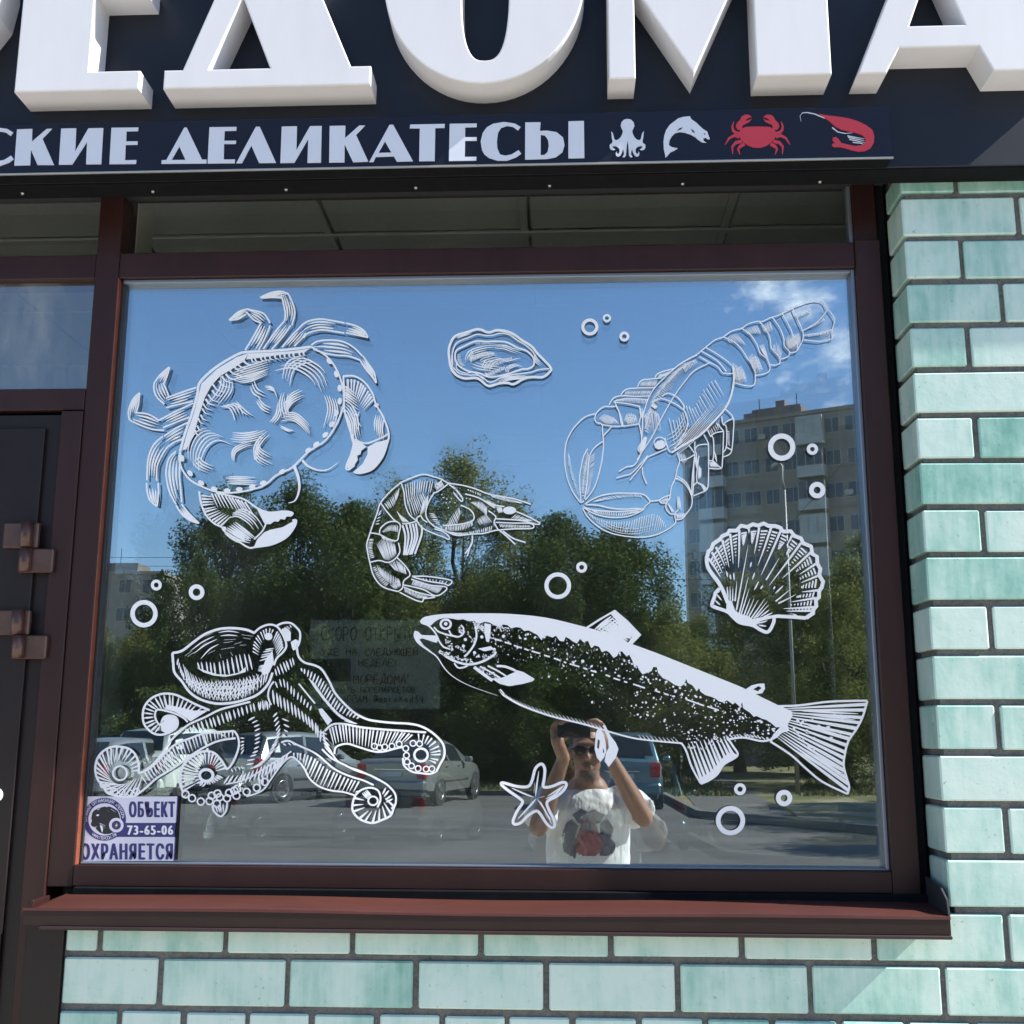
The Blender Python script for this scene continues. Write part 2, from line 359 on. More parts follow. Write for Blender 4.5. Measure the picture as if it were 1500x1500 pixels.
bm = bmesh.new(); c = W(-6, 1165, FR-.006); bmesh.ops.create_uvsphere(bm, u_segments=16, v_segments=10, radius=.016, matrix=Matrix.Translation(c)@Matrix.Diagonal((1, .4, 1, 1)))
mobj('push_knob', bm_mesh(bm, 'knob', True), M['film'], door)
box('jamb_cladding', (-1.103, -1.024, -.006, .13, .15, 1.262), M['brown2'], door)
box('jamb_cladding', (-1.1145, -1.1040, .02, .098, .15, 1.275), M['brown'], door)
box('door_step', (-2.45, -1.03, -.45, .12, 0, .15), mat('step_concrete', (.3, .29, .27), .9, noise=(8, .2)), door, .01)

# ---- fascia with the sign
FY = -.064; PY = -.102
fas = tag(empty('fascia', (0, FY, 2.85), shop), 'dark navy composite fascia above the window')
box('panel', (-6.0, 3.4, FY, .0, 2.852, 3.75), M['panel'], fas, .002)
box('metal_trim', (-2.6, 3.4, FY+.002, -.001, 2.846, 2.8515), M['dark'], fas, .001)
box('drip_channel', (-2.4, .772, .055, .135, 2.902, 2.93), M['gasket'], fas, .002)
for px in (33, 224, 419, 609, 805, 1000, 1201):
    d_ = _f+_r*((px-750)/FPX)-_u*((284-px*.0145-750)/FPX); p = CAM+d_*((2.8455-CAM.z)/d_.z); bm = bmesh.new(); bmesh.ops.create_cone(bm, cap_ends=True, segments=10, radius1=.0025, radius2=.0042, depth=.004, matrix=Matrix.Translation((p.x, min(p.y, -.006), 2.8445)))
    mobj('screw', bm_mesh(bm, 'screw'), M['screw'], fas)
LY = -.146
def wl_(pts, Y): return [(W(a, b, Y).x, W(a, b, Y).z) for a, b in pts]
ZB, ZTOP = 3.0325, 3.545
sign = tag(empty('channel_letter_sign', (0, FY, ZB)), 'row of big white raised letters along the top of the dark fascia', 'sign')
def X(px, py): return W(px, py, LY).x
def Z(px, py): return W(px, py, LY).z
def big(loops): return extrude_poly('letter', loops, LY, FY+.002, M['letter'], sign, bev=.003)
def rect_letter(l): big([l])
# Е
xL, xS, xR_ = X(20, 138), X(130, 104), X(204, 120); zb_ = Z(203, 103); zm = W(160, 23, FY).z; xm = W(233, 22, FY).x
big([[(xL, ZB), (xR_, ZB), (xR_, zb_), (xS, zb_), (xS, zm), (xm, zm), (xm, zm+.055), (xS, zm+.055), (xS, ZTOP-.05), (xR_, ZTOP-.05), (xR_, ZTOP), (xL, ZTOP)]])
# Д
def along(p, q, z):
    (x0, z0), (x1, z1) = p, q; return (x0+(x1-x0)*(z-z0)/(z1-z0), z)
a0, a1 = wl_([(267.4, 102), (312.8, 0)], LY); b0, b1 = wl_([(513.9, 97.5), (473.8, 0)], LY); bl, br = X(238, 137), X(542, 134); zb2 = Z(390, 99.5)
hl, hr = wl_([(306, 101), (395.5, 99)], LY); ha = wl_([(356, -4)], LY)[0]
big([[(bl, ZB), (br, ZB), (br, zb2), (b0[0], zb2), along(b0, b1, ZTOP), along(a0, a1, ZTOP), (a0[0], zb2), (bl, zb2)], [(hl[0], zb2), ha, (hr[0], zb2)]])
# О
def ell(cx, cz, a, b, n=48, e=2.0):
    L = []
    for i in range(n):
        t = 2*math.pi*i/n; c, s = math.cos(t), math.sin(t)
        L.append((cx+a*math.copysign(abs(c)**(2/e), c), cz+b*math.copysign(abs(s)**(2/e), s)))
    return L
ocx = X(708, 100); oa = (X(848, 60)-X(570, 60))/2*1.07; obz = (ZTOP+ZB)/2
big([ell(ocx, obz, oa, (ZTOP-ZB)/2+.004, 64), ell(ocx+.003, obz, (X(744.6, 20)-X(674.7, 20))/2, (ZTOP-ZB)/2-.052, 48, 2.8)])
# М
q = wl_([(892, 124.6), (931.5, 124.6), (931.5, -21), (1016.6, 107), (1105, -80), (1109, 118), (1219, 115)], LY)
big([[(q[0][0], ZB), (q[1][0], ZB), (q[1][0], q[2][1]), q[3], (q[5][0], q[4][1]), (q[5][0], ZB), (q[6][0], ZB), (q[6][0], ZTOP), along(q[3], (q[5][0], q[4][1]), ZTOP) if along(q[3], (q[5][0], q[4][1]), ZTOP)[0] < q[6][0]-.02 else (q[5][0]+.02, ZTOP), (q[3][0]+.02, q[3][1]+.23), (q[0][0]+.04, ZTOP), (q[0][0], ZTOP)]])
# А
q = wl_([(1257.4, 114.4), (1299, 113.4), (1318, 70), (1434.4, 66.4), (1456.4, 109), (1301, 0), (1332, 34.4), (1414, 31.4), (1368, -67)], LY)
zc_ = (q[2][1]+q[3][1])/2; rw = .165; top = along(q[0], q[5], ZTOP)
big([[(q[0][0], ZB), (q[1][0], ZB), (q[2][0], zc_), (q[3][0], zc_), (q[4][0], ZB), (q[4][0]+rw, ZB), (top[0]+.075, ZTOP), top], [(q[6][0], zc_+.052), q[8], (q[7][0], zc_+.052)]])
# Р and О before it, mostly out of the picture
pb = W(18, 30, FY); 
prx = W(31, -5, FY).x
big([ [(prx-.30, ZB), (prx-.19, ZB), (prx-.19, ZB+.10), (prx-.12, ZB+.105), (prx-.05, ZB+.14), (prx-.012, ZB+.20), (prx, ZB+.28), (prx-.01, ZB+.36), (prx-.05, ZB+.45), (prx-.12, ZB+.50), (prx-.2, ZTOP), (prx-.30, ZTOP)],
      [(prx-.19, ZB+.15), (prx-.19, ZTOP-.05), (prx-.14, ZTOP-.07), (prx-.12, ZB+.30), (prx-.14, ZB+.17)]])
big([ell(prx-.56, obz, .22, (ZTOP-ZB)/2+.004, 48), ell(prx-.56, obz, .055, (ZTOP-ZB)/2-.052, 32, 2.8)])

# ---- lower light box with the second line
lb = tag(empty('lower_sign_box', (0, PY, 2.857)), 'long dark navy sign box with small white letters and seafood pictograms', 'sign')
box('sign_panel', (-2.6, .7275, PY, FY-.001, 2.858, 2.979), M['panel2'], lb, .0015)
box('edge_trim', (-2.6, .7295, PY-.0015, PY+.004, 2.8535, 2.8575), M['edge'], lb, .0005)
box('box_underside', (-2.6, .726, PY+.004, .0, 2.8525, 2.857), M['dark'], lb, .0005)
def sgn(ox, oy, s, loops, name='letter', m='film', d=.0016):
    return extrude_poly(name, [[(W(ox+x/s, oy+y/s, PY).x, W(ox+x/s, oy+y/s, PY).z) for x, y in l] for l in loops], PY-d, PY+.0005, M[m], lb)
A5 = (0, 0, 5); B4 = (230, 0, 4.4118); C4 = (550, 0, 4.4118)
sgn(*A5, [[(127, 950), (238, 946), (235, 1040), (345, 946), (382, 945), (313, 1018), (397, 1210), (277, 1210), (228, 1098), (222, 1212), (107, 1214)]])
sgn(*A5, [[(450, 944), (560, 942), (552, 1112), (650, 942), (758, 940), (743, 1204), (632, 1205), (640, 1040), (530, 1207), (433, 1208)]])
sgn(*A5, [[(818, 938), (1015, 936), (1013, 962), (928, 964), (925, 1038), (1010, 1037), (1008, 1062), (922, 1063), (917, 1176), (1000, 1174), (998, 1202), (803, 1204)]])
sgn(*B4, [[(30, 1060), (32, 1037), (62, 1036), (178, 826), (193, 826), (292, 1033), (322, 1033), (320, 1058)], [(95, 1036), (145, 948), (185, 1035)]])
sgn(*B4, [[(340, 824), (515, 822), (513, 846), (438, 848), (435, 912), (512, 911), (510, 931), (434, 932), (432, 1033), (505, 1032), (503, 1056), (328, 1058)]])
sgn(*B4, [[(513, 1057), (640, 821), (665, 821), (770, 1054), (660, 1055), (610, 942), (550, 1056)]])
sgn(*B4, [[(807, 820), (905, 818), (902, 972), (990, 817), (1065, 816), (1060, 1053), (973, 1054), (978, 900), (888, 1054), (798, 1055)]])
sgn(*B4, [[(1117, 816), (1218, 814), (1216, 895), (1308, 813), (1345, 813), (1287, 873), (1366, 1046), (1268, 1050), (1213, 935), (1212, 1051), (1113, 1052)]])
sgn(*C4, [[(-40, 1049), (92, 808), (115, 808), (243, 1044), (138, 1046), (120, 1012), (2, 1016), (-12, 1048)], [(20, 990), (62, 915), (103, 988)]])
sgn(*C4, [[(225, 807), (448, 803), (447, 828), (387, 829), (383, 1042), (283, 1043), (287, 831), (222, 831)]])
sgn(*C4, [[(480, 802), (655, 800), (654, 823), (580, 825), (580, 889), (655, 888), (655, 911), (579, 912), (577, 1016), (653, 1015), (652, 1039), (475, 1042)]])
CL = [(938, 822), (900, 800), (830, 790), (760, 802), (720, 825), (694, 860), (680, 915), (688, 970), (705, 1000), (735, 1023), (790, 1040), (850, 1040), (910, 1018), (942, 995), (925, 972), (880, 1000), (840, 1008), (805, 1000), (788, 960), (785, 915), (792, 860), (812, 828), (850, 815), (890, 822), (922, 845)]
sgn(*C4, [CL]); sgn(550-743, 8, 4.4118, [CL])
sgn(*C4, [[(968, 793), (1067, 792), (1063, 848), (1110, 846), (1170, 856), (1212, 890), (1222, 940), (1208, 985), (1165, 1018), (1110, 1029), (967, 1033)], [(1068, 873), (1068, 1005), (1092, 1003), (1112, 985), (1120, 945), (1115, 905), (1095, 877)]])
sgn(*C4, [[(1247, 786), (1347, 783), (1350, 1023), (1247, 1025)]])
I = (880, 160, 3.5714)
def mir(l, cx): return l+[(2*cx-x, y) for x, y in reversed(l)]
sgn(*I, [mir([(140, 52), (122, 56), (108, 70), (104, 88), (110, 104), (116, 114), (112, 132), (104, 148), (92, 160), (80, 164), (72, 160), (68, 146), (64, 128), (54, 116), (56, 132), (58, 152), (62, 170), (58, 180), (48, 186), (46, 200), (52, 212), (66, 216), (76, 212), (68, 206), (60, 200), (64, 194), (76, 194), (90, 200), (98, 210), (98, 226), (92, 236), (84, 232), (84, 222), (78, 230), (80, 244), (92, 250), (104, 242), (112, 226), (116, 210), (120, 222), (122, 238), (114, 250), (122, 254), (132, 244), (134, 220), (136, 190), (140, 166)], 140)], 'octopus_pictogram')
sgn(*I, [[(330, 212), (328, 170), (332, 140), (342, 110), (362, 82), (386, 64), (404, 50), (430, 42), (466, 38), (474, 54), (500, 72), (520, 92), (536, 106), (556, 118), (570, 156), (562, 160), (548, 150), (536, 154), (538, 168), (552, 176), (530, 174), (508, 160), (496, 148), (470, 134), (440, 124), (414, 120), (390, 126), (372, 142), (360, 164), (356, 190), (372, 200), (402, 206), (384, 218), (364, 226), (350, 244), (338, 254), (336, 236)], [(396, 116), (412, 100), (430, 94), (420, 108)], [(468, 102), (486, 112), (494, 128), (480, 122)], [(538, 130), (542, 136), (548, 132), (544, 126)]], 'fish_pictogram')
cr_ = [[(820, 92), (760, 94), (734, 104), (724, 124), (728, 150), (744, 172), (772, 192), (800, 202), (820, 203)]]
cbody = mir(cr_[0], 820)[:-1]
sgn(*I, [cbody], 'crab_pictogram', 'redfilm')
def icon_stroke(lst, w, m='redfilm', name='crab_leg'):
    for l in lst:
        L_, R_ = [], []
        for i, p in enumerate(l):
            a, b = l[max(i-1, 0)], l[min(i+1, len(l)-1)]; dx, dy = b[0]-a[0], b[1]-a[1]; n = math.hypot(dx, dy) or 1
            ww = w*(1-.8*(i/(len(l)-1))**2)
            L_.append((p[0]-dy/n*ww, p[1]+dx/n*ww)); R_.append((p[0]+dy/n*ww, p[1]-dx/n*ww))
        sgn(*I, [L_+R_[::-1]], name, m, .0012)
for sx in (1, -1):
    mx_ = lambda l: [(x if sx == 1 else 1640-x, y) for x, y in l]
    icon_stroke([mx_([(728, 128), (708, 126), (692, 112), (688, 90), (696, 66)]), mx_([(726, 146), (700, 138), (672, 152), (650, 186)]), mx_([(738, 168), (706, 176), (688, 196), (690, 236)]), mx_([(752, 182), (728, 196), (718, 210), (728, 238)])], 9)
    sgn(*I, [mx_([(736, 112), (716, 108), (706, 92), (712, 72), (728, 58), (736, 40), (752, 30), (774, 30), (790, 42), (778, 44), (762, 54), (754, 62), (776, 58), (790, 50), (780, 66), (760, 76), (744, 84), (740, 98)])], 'crab_claw', 'redfilm', .0013)
sgn(*I, [[(1140, 22), (1160, 30), (1200, 36), (1240, 40), (1290, 48), (1340, 62), (1390, 86), (1420, 110), (1430, 140), (1428, 176), (1412, 204), (1384, 220), (1350, 224), (1310, 216), (1280, 206), (1252, 200), (1222, 200), (1208, 192), (1212, 182), (1224, 178), (1212, 164), (1214, 150), (1228, 146), (1242, 156), (1258, 178), (1290, 186), (1330, 194), (1364, 190), (1384, 176), (1384, 154), (1366, 136), (1330, 124), (1290, 116), (1256, 108), (1226, 92), (1196, 64), (1166, 44)]], 'shrimp_pictogram', 'redfilm')
icon_stroke([[(1172, 48), (1120, 26), (1080, 18), (1054, 20), (1042, 36), (1048, 66)]], 2.2, 'film', 'shrimp_feeler')
icon_stroke([[(1210, 96), (1240, 120), (1280, 128), (1316, 124)], [(1290, 140), (1330, 148), (1380, 156)], [(1294, 148), (1340, 158), (1380, 166)], [(1300, 158), (1344, 168), (1382, 176)], [(1318, 174), (1356, 178), (1382, 186)]], 2.4, 'film', 'shrimp_leg')

# ================================================================== inside the shop
M['tile'] = mat('ceiling_tile', (.52, .53, .50), .9, noise=(40, .06), bump=(200, .4))
M['grid'] = mat('ceiling_grid', (.5, .51, .49), .5)
M['plaster'] = mat('interior_plaster', (.6, .59, .54), .9, noise=(2, .1))
def struct(name, o): o['kind'] = 'structure'; return o
RM = (-2.5, 3.4, .19, 5.2, .15, 3.12)
bm = bmesh.new(); x0, x1, y0, y1, z0, z1 = RM
for q in ([(x0, y1, z0), (x1, y1, z0), (x1, y1, z1), (x0, y1, z1+.1)], [(x0, y0, z0), (x0, y1, z0), (x0, y1, z1), (x0, y0, z1)], [(x1, y0, z0), (x1, y1, z0), (x1, y1, z1), (x1, y0, z1)]): bm.faces.new([bm.verts.new((p[0], p[1], z1+.1 if p[2] > 1 else p[2])) for p in q])
struct('', mobj('interior_wall', bm_mesh(bm, 'iw'), M['plaster']))
struct('', mobj('interior_floor', mesh('if', [(x0, y0-.2, z0), (x1, y0-.2, z0), (x1, y1, z0), (x0, y1, z0)], [(0, 1, 2, 3)]), mat('floor_tile', (.35, .33, .3), .4, noise=(6, .15))))
ceil = struct('', mobj('interior_ceiling', mesh('ic', [(x0-.1, .05, z1+.03), (x1+.1, .05, z1+.03), (x1+.1, y1+.1, z1+.03), (x0-.1, y1+.1, z1+.03)], [(0, 1, 2, 3)]), M['plaster']))
tm = None
for i in range(7):
    for j in range(6):
        if tm is None:
            bm = bmesh.new(); add_box(bm, -.287, .287, -.287, .287, 0, .015, bev=.004); tm = bm_mesh(bm, 'tile'); tm.materials.append(M['tile'])
        o = bpy.data.objects.new('ceiling_tile', tm); COL.objects.link(o); o.parent = ceil; o.location = (-2.2+.6*i, .50+.6*j, z1+random.uniform(-.001, .002))
for i in range(8): box('grid_bar', (-2.505+.6*i-.011, -2.505+.6*i+.011, .2, 3.8, z1-.006, z1-.001), M['grid'], ceil, 0)
for j in range(7): box('grid_bar', (-2.5, 1.7, .195+.6*j-.011, .195+.6*j+.011, z1-.0125, z1-.0065), M['grid'], ceil, 0)
# the lining around the opening, seen through the edge of the glass
box('window_lining', (-1.113, -1.058, .195, .30, 1.2, 2.96), M['plaster'], shop, .002)
box('window_lining', (.745, .83, .195, .34, 1.2, 2.96), M['plaster'], shop, .002)
box('window_lining', (-1.057, .744, .195, .45, 1.2, 1.29), M['plaster'], shop, .002)

# ================================================================== white window stickers
M['vinyl'] = mat('white_vinyl', (.86, .87, .90), .5)
def smooth(pts, closed=False, sub=5):
    n = len(pts)
    if n < 3: return [tuple(map(float, p)) for p in pts]
    o = []
    for i in range(n if closed else n-1):
        p0, p1, p2, p3 = (pts[(i-1) % n] if closed or i else pts[0]), pts[i], pts[(i+1) % n], (pts[(i+2) % n] if closed or i+2 < n else pts[-1])
        for k in range(sub):
            t = k/sub; t2 = t*t; t3 = t2*t
            o.append(tuple(.5*(2*p1[j]+(p2[j]-p0[j])*t+(2*p0[j]-5*p1[j]+4*p2[j]-p3[j])*t2+(3*p1[j]-p0[j]-3*p2[j]+p3[j])*t3) for j in (0, 1)))
    if not closed: o.append(tuple(map(float, pts[-1])))
    return o
def at(curve, t):
    """point at fraction t of the length of a polyline"""
    L = [0]
    for a, b in zip(curve, curve[1:]): L.append(L[-1]+math.hypot(b[0]-a[0], b[1]-a[1]))
    d = t*L[-1]
    for i in range(len(curve)-1):
        if d <= L[i+1] or i == len(curve)-2:
            u = (d-L[i])/max(L[i+1]-L[i], 1e-9); a, b = curve[i], curve[i+1]; return (a[0]+(b[0]-a[0])*u, a[1]+(b[1]-a[1])*u)
class Decal:
    def __init__(s, ox, oy, sc): s.set(ox, oy, sc); s.v = []; s.f = []; s.k = 0; s.rnd = random.Random(5); s.hw = 1; s.hn = 1
    def set(s, ox, oy, sc): s.ox, s.oy, s.sc = ox, oy, sc
    def P(s, p):
        w = W(s.ox+p[0]/s.sc, s.oy+p[1]/s.sc, GL); return (w.x, GL-.0004-.000011*(s.k % 70), w.z)
    def st(s, pts, w=8, tap='', closed=False, sm=True):
        """stroke; tap: 'e' thins to the end, 's' to the start, 'b' both"""
        c = smooth(pts, closed) if sm else list(pts)
        n = len(c); s.k += 1; base = len(s.v)
        for i, p in enumerate(c):
            a = c[(i-1) % n] if closed else c[max(i-1, 0)]; b = c[(i+1) % n] if closed else c[min(i+1, n-1)]
            dx, dy = b[0]-a[0], b[1]-a[1]; l = math.hypot(dx, dy) or 1; t = i/max(n-1, 1)
            ww = w/2
            if tap == 'e': ww *= 1-.85*t**1.5
            elif tap == 's': ww *= 1-.85*(1-t)**1.5
            elif tap == 'b': ww *= .2+.8*math.sin(math.pi*t)
            s.v += [s.P((p[0]-dy/l*ww, p[1]+dx/l*ww)), s.P((p[0]+dy/l*ww, p[1]-dx/l*ww))]
        for i in range(n if closed else n-1):
            a = base+2*i; b = base+2*((i+1) % n); s.f.append((a, a+1, b+1, b))
    def fl(s, pts, sm=False, holes=()):
        c = smooth(pts, True, 4) if sm else pts; lp = [[Vector((x, y, 0)) for x, y in l] for l in [c]+list(holes)]
        s.k += 1; base = len(s.v); s.v += [s.P(p) for l in lp for p in l]
        s.f += [tuple(base+i for i in t) for t in tessellate_polygon(lp)]
    def dot(s, x, y, r, e=1.0, a=0, n=8):
        s.k += 1; base = len(s.v)
        for i in range(n):
            t = 2*math.pi*i/n; u, v = r*e*math.cos(t), r*math.sin(t); s.v.append(s.P((x+u*math.cos(a)-v*math.sin(a), y+u*math.sin(a)+v*math.cos(a))))
        s.f.append(tuple(range(base, base+n)))
    def ring(s, x, y, r, w, e=1.0, n=40):
        s.st([(x+r*e*math.cos(2*math.pi*i/n), y+r*math.sin(2*math.pi*i/n)) for i in range(n)], w, closed=True, sm=False)
    def h(s, A, B, n, w=8, tap='b', t0=0, t1=1, gap=.0, bow=0, jit=.3):
        """n hatch strokes from curve A to curve B"""
        A, B = smooth(A), smooth(B); n = max(4, int(n*s.hn))
        for i in range(n):
            t = t0+(t1-t0)*(i+.5+s.rnd.uniform(-jit, jit)*.5)/n; a, b = at(A, min(max(t, 0), 1)), at(B, min(max(t, 0), 1))
            g0, g1 = gap*s.rnd.random(), gap*s.rnd.random()
            p = (a[0]+(b[0]-a[0])*g0, a[1]+(b[1]-a[1])*g0); q = (b[0]+(a[0]-b[0])*g1, b[1]+(a[1]-b[1])*g1)
            m = ((p[0]+q[0])/2-(q[1]-p[1])*bow, (p[1]+q[1])/2+(q[0]-p[0])*bow)
            s.st([p, m, q], w*s.hw*s.rnd.uniform(.85, 1.15), tap)
    def br(s, pts, n, dx, dy, w=7, tap='b'):
        """n parallel engraving strokes"""
        for i in range(n):
            a, b = s.rnd.uniform(0, .22), s.rnd.uniform(.78, 1); c = smooth(pts); k = len(c); c = c[int(a*k*.8):max(int(b*k), int(a*k*.8)+3)]
            s.st([(x+dx*i, y+dy*i) for x, y in c], w*s.rnd.uniform(.8, 1.1), tap, sm=False)
    def limb(s, A, B, n=3, w=8, iw=6):
        """a shell segment between two edges, engraved lengthwise"""
        s.st(A, w); s.st(B, w); A, B = smooth(A), smooth(B)
        for i in range(n):
            f = (i+1)/(n+1); a, b = s.rnd.uniform(0, .25), s.rnd.uniform(.7, 1)
            s.st([tuple(at(A, t)[j]*(1-f)+at(B, t)[j]*f for j in (0, 1)) for t in [a+(b-a)*k/5 for k in range(6)]], iw*s.rnd.uniform(.7, 1.2), 'b')
    def build(s, name, label, cat, group=None, m=None):
        me = mesh(name, s.v, s.f); o = mobj(name, me, m or M['vinyl'])
        return tag(o, label, cat, group)

# ---- crab
d = Decal(170, 400, 3.409)
LIMBS = [
 ([(645,385),(690,310),(725,245)],[(712,385),(742,330),(770,262)]), ([(770,250),(740,205),(700,190),(655,180)],[(725,248),(690,235),(660,205),(648,192)]), ([(655,180),(610,195),(565,235)],[(650,205),(610,230),(565,235)]),
 ([(735,380),(790,300),(840,240)],[(778,380),(832,320),(872,262)]), ([(842,240),(845,200),(836,150),(825,112)],[(878,262),(893,200),(882,150),(860,105)]), ([(862,105),(820,92),(770,100),(720,122)],[(828,124),(780,122),(740,124),(720,122)]),
 ([(830,370),(880,310),(915,275)],[(890,365),(925,330),(948,300)]), ([(915,275),(950,245),(1015,230),(1080,238),(1142,250)],[(935,325),(960,300),(1020,285),(1080,290),(1140,300)]), ([(1147,250),(1200,265),(1240,290),(1258,322)],[(1147,298),(1195,308),(1258,322)]),
 ([(975,360),(1010,340),(1080,335),(1140,345),(1190,375),(1230,415)],[(985,380),(1040,400),(1100,410),(1160,415),(1220,435)]), ([(1232,415),(1265,460),(1290,500),(1300,550)],[(1220,437),(1250,485),(1280,520),(1300,550)]),
 ([(400,572),(330,595),(250,625)],[(385,640),(320,655),(250,672)]), ([(242,655),(205,620),(190,580),(192,545)],[(265,622),(252,585),(236,550)]), ([(195,545),(220,510),(266,470)],[(240,552),(257,510),(268,470)]),
 ([(385,650),(300,690),(215,735)],[(365,720),(300,745),(235,772)]), ([(240,785),(180,780),(110,755),(70,735)],[(215,737),(160,705),(98,697)]), ([(68,735),(62,690),(85,630),(118,598)],[(98,702),(112,655),(118,598)]),
 ([(360,745),(300,775),(240,815)],[(330,830),(290,845),(255,870)]), ([(235,815),(190,855),(165,910),(157,960),(155,1035)],[(255,870),(225,920),(205,970),(203,1038)]), ([(153,1048),(155,1090),(170,1135),(205,1165)],[(210,1048),(212,1100),(205,1165)]),
 ([(300,890),(265,925),(250,990),(258,1060),(275,1110),(300,1155)],[(320,890),(320,940),(316,1010),(322,1070),(328,1145)]), ([(300,1160),(330,1205),(370,1235),(415,1250)],[(328,1155),(365,1200),(415,1250)])]
for A, B in LIMBS: d.limb(A, B, 3, 8, 9)
d.st([(320,890),(345,800),(380,700),(405,610),(420,545),(500,470),(600,410),(650,395),(760,390),(880,380),(975,368)], 12)
d.fl([(332,885),(355,800),(390,700),(412,610),(428,552),(505,480),(604,420),(660,402),(640,440),(580,480),(520,515),(475,565),(445,620),(418,700),(394,790),(352,880)])
d.fl([(660,402),(760,398),(880,390),(970,378),(940,396),(840,406),(740,420),(650,432)])
d.h([(640,430),(570,482),(520,515),(470,570),(440,625),(415,700),(390,790)], [(700,450),(640,500),(590,550),(540,620),(500,680),(460,740),(420,830)], 17, 10, 'e', bow=.15, gap=.2)
d.h([(660,420),(760,410),(870,400),(950,390)], [(690,450),(780,435),(880,425),(960,410)], 12, 10, 'e', bow=.3)
edge = [(975,368),(1050,415),(1100,480),(1130,560),(1138,640),(1120,710),(1090,775),(1040,840),(960,893),(880,970),(800,1010),(740,1060),(660,1085),(580,1097),(500,1092),(430,1067),(370,1032),(330,980),(315,930),(320,890)]
d.st(edge, 9)
for x, y, a in [(1065,440,.9),(1100,505,1.2),(1117,575,1.5),(1117,640,1.7),(1100,700,2),(1078,755,2.2),(1045,808,2.4),(1000,855,2.5),(960,885,2.5),(830,992,2.6),(735,1048,2.8),(680,1068,2.9),(615,1080,3.1),(555,1086,3.2),(490,1078,3.4),(425,1048,3.7),(370,1000,4),(330,925,4.5)]: d.dot(x, y, 12, 1.5, a, 7)
d.st([(930,935),(960,965),(1010,985),(1060,980),(1110,945)], 12, 'e'); d.st([(890,965),(910,1020),(915,1080),(895,1135),(860,1148)], 16, 'e')
for p, n, dx, dy in [([(590,485),(690,455),(790,425)],5,-6,13),([(830,530),(850,455),(900,420),(960,412)],4,12,11),([(850,440),(930,425),(1000,455),(1045,500),(1072,565)],5,-14,12),([(590,535),(650,545),(720,522),(775,495)],4,2,-9),([(575,520),(580,575),(555,625),(500,690)],5,-14,-5),([(668,560),(690,605),(742,632)],3,10,-12),([(560,650),(605,655),(628,690),(634,725)],4,-14,6),([(600,640),(650,690),(690,718)],2,-10,8),([(830,725),(815,660),(830,590)],4,12,-4),([(842,715),(880,650),(948,616)],5,-2,-11),([(820,740),(880,735),(935,775),(978,835)],5,3,-9),([(768,745),(800,700),(808,620)],3,10,4),([(572,795),(640,800),(700,790),(752,770)],5,-1,11),([(578,930),(585,880),(640,850),(705,840)],3,6,8),([(692,935),(690,870),(720,820),(762,785)],3,10,5),([(688,890),(705,940),(785,985)],6,4,-12),([(362,940),(362,865),(395,800),(450,775),(522,802)],6,13,12),([(376,935),(410,975),(475,1005)],4,10,-10),([(545,1015),(630,1018),(730,1022)],5,2,9),([(1040,610),(1058,680),(1030,790)],5,12,2),([(700,640),(730,680),(770,700)],3,4,-12),([(750,580),(790,590),(812,640)],3,-4,-8),([(820,770),(860,790),(890,795)],2,0,-8)]: d.br(p, n, dx, dy, 8)
# claws
d.st([(1135,515),(1190,515),(1240,545),(1280,600),(1300,660),(1335,720),(1362,800),(1355,850),(1330,920),(1280,980),(1215,1000),(1188,992)], 9)
d.st([(1135,515),(1140,600),(1140,680),(1160,760),(1185,840),(1175,900),(1150,965),(1160,982),(1192,960)], 9)
d.fl([(1186,832),(1232,852),(1250,868),(1225,888),(1222,905),(1205,912),(1207,935),(1192,958),(1162,980),(1150,960),(1174,900)])
d.fl([(1258,868),(1300,845),(1358,832),(1350,880),(1318,942),(1268,986),(1212,998),(1190,990),(1232,952),(1256,905)])
d.br([(1150,640),(1180,665),(1205,720),(1215,800),(1245,850)],5,-9,9,9); d.br([(1300,700),(1290,760),(1300,830)],5,10,4,8); d.h([(1150,530),(1200,535),(1250,575),(1290,640)],[(1160,600),(1190,620),(1215,650),(1240,690)],11,10,'e'); d.h([(1145,560),(1145,640)],[(1200,600),(1210,690)],6,10,'e'); d.dot(1300,660,12); d.st([(1190,830),(1250,850),(1330,820),(1362,800)],8)
d.st([(1200,690),(1190,740),(1215,790)],7,'b'); d.st([(1215,690),(1205,730),(1225,770)],7,'b')
d.st([(415,1090),(425,1150),(450,1210),(490,1250),(530,1270),(545,1292),(600,1330),(660,1370),(700,1368),(780,1355),(850,1320),(890,1270),(900,1235),(880,1235)], 9)
d.st([(500,1100),(560,1110),(640,1130),(700,1170),(760,1195),(840,1190),(882,1198),(870,1215)], 9)
d.fl([(742,1252),(722,1215),(704,1178),(760,1196),(840,1191),(882,1198),(872,1216),(852,1216),(842,1232),(822,1228),(810,1242),(790,1240),(770,1255)])
d.fl([(705,1330),(740,1295),(770,1282),(830,1270),(895,1234),(898,1255),(870,1300),(820,1340),(760,1358),(690,1365)])
d.h([(425,1100),(440,1180),(480,1235),(530,1265)],[(480,1110),(500,1170),(540,1200),(580,1215)],12,10,'e'); d.h([(470,1100),(560,1115),(650,1145)],[(500,1170),(590,1180),(700,1220)],11,9,'e'); d.br([(590,1190),(640,1180),(700,1220),(740,1280)],5,-8,9,9); d.br([(560,1270),(620,1310),(690,1330)],4,-6,10,9); d.h([(540,1280),(600,1240)],[(640,1340),(700,1320)],6,10); d.dot(540,1277,12); d.st([(690,1330),(730,1290),(750,1250)],8)
d.build('crab_sticker', 'white engraved crab sticker in the upper left of the window', 'sticker', 'white seafood stickers on the glass')

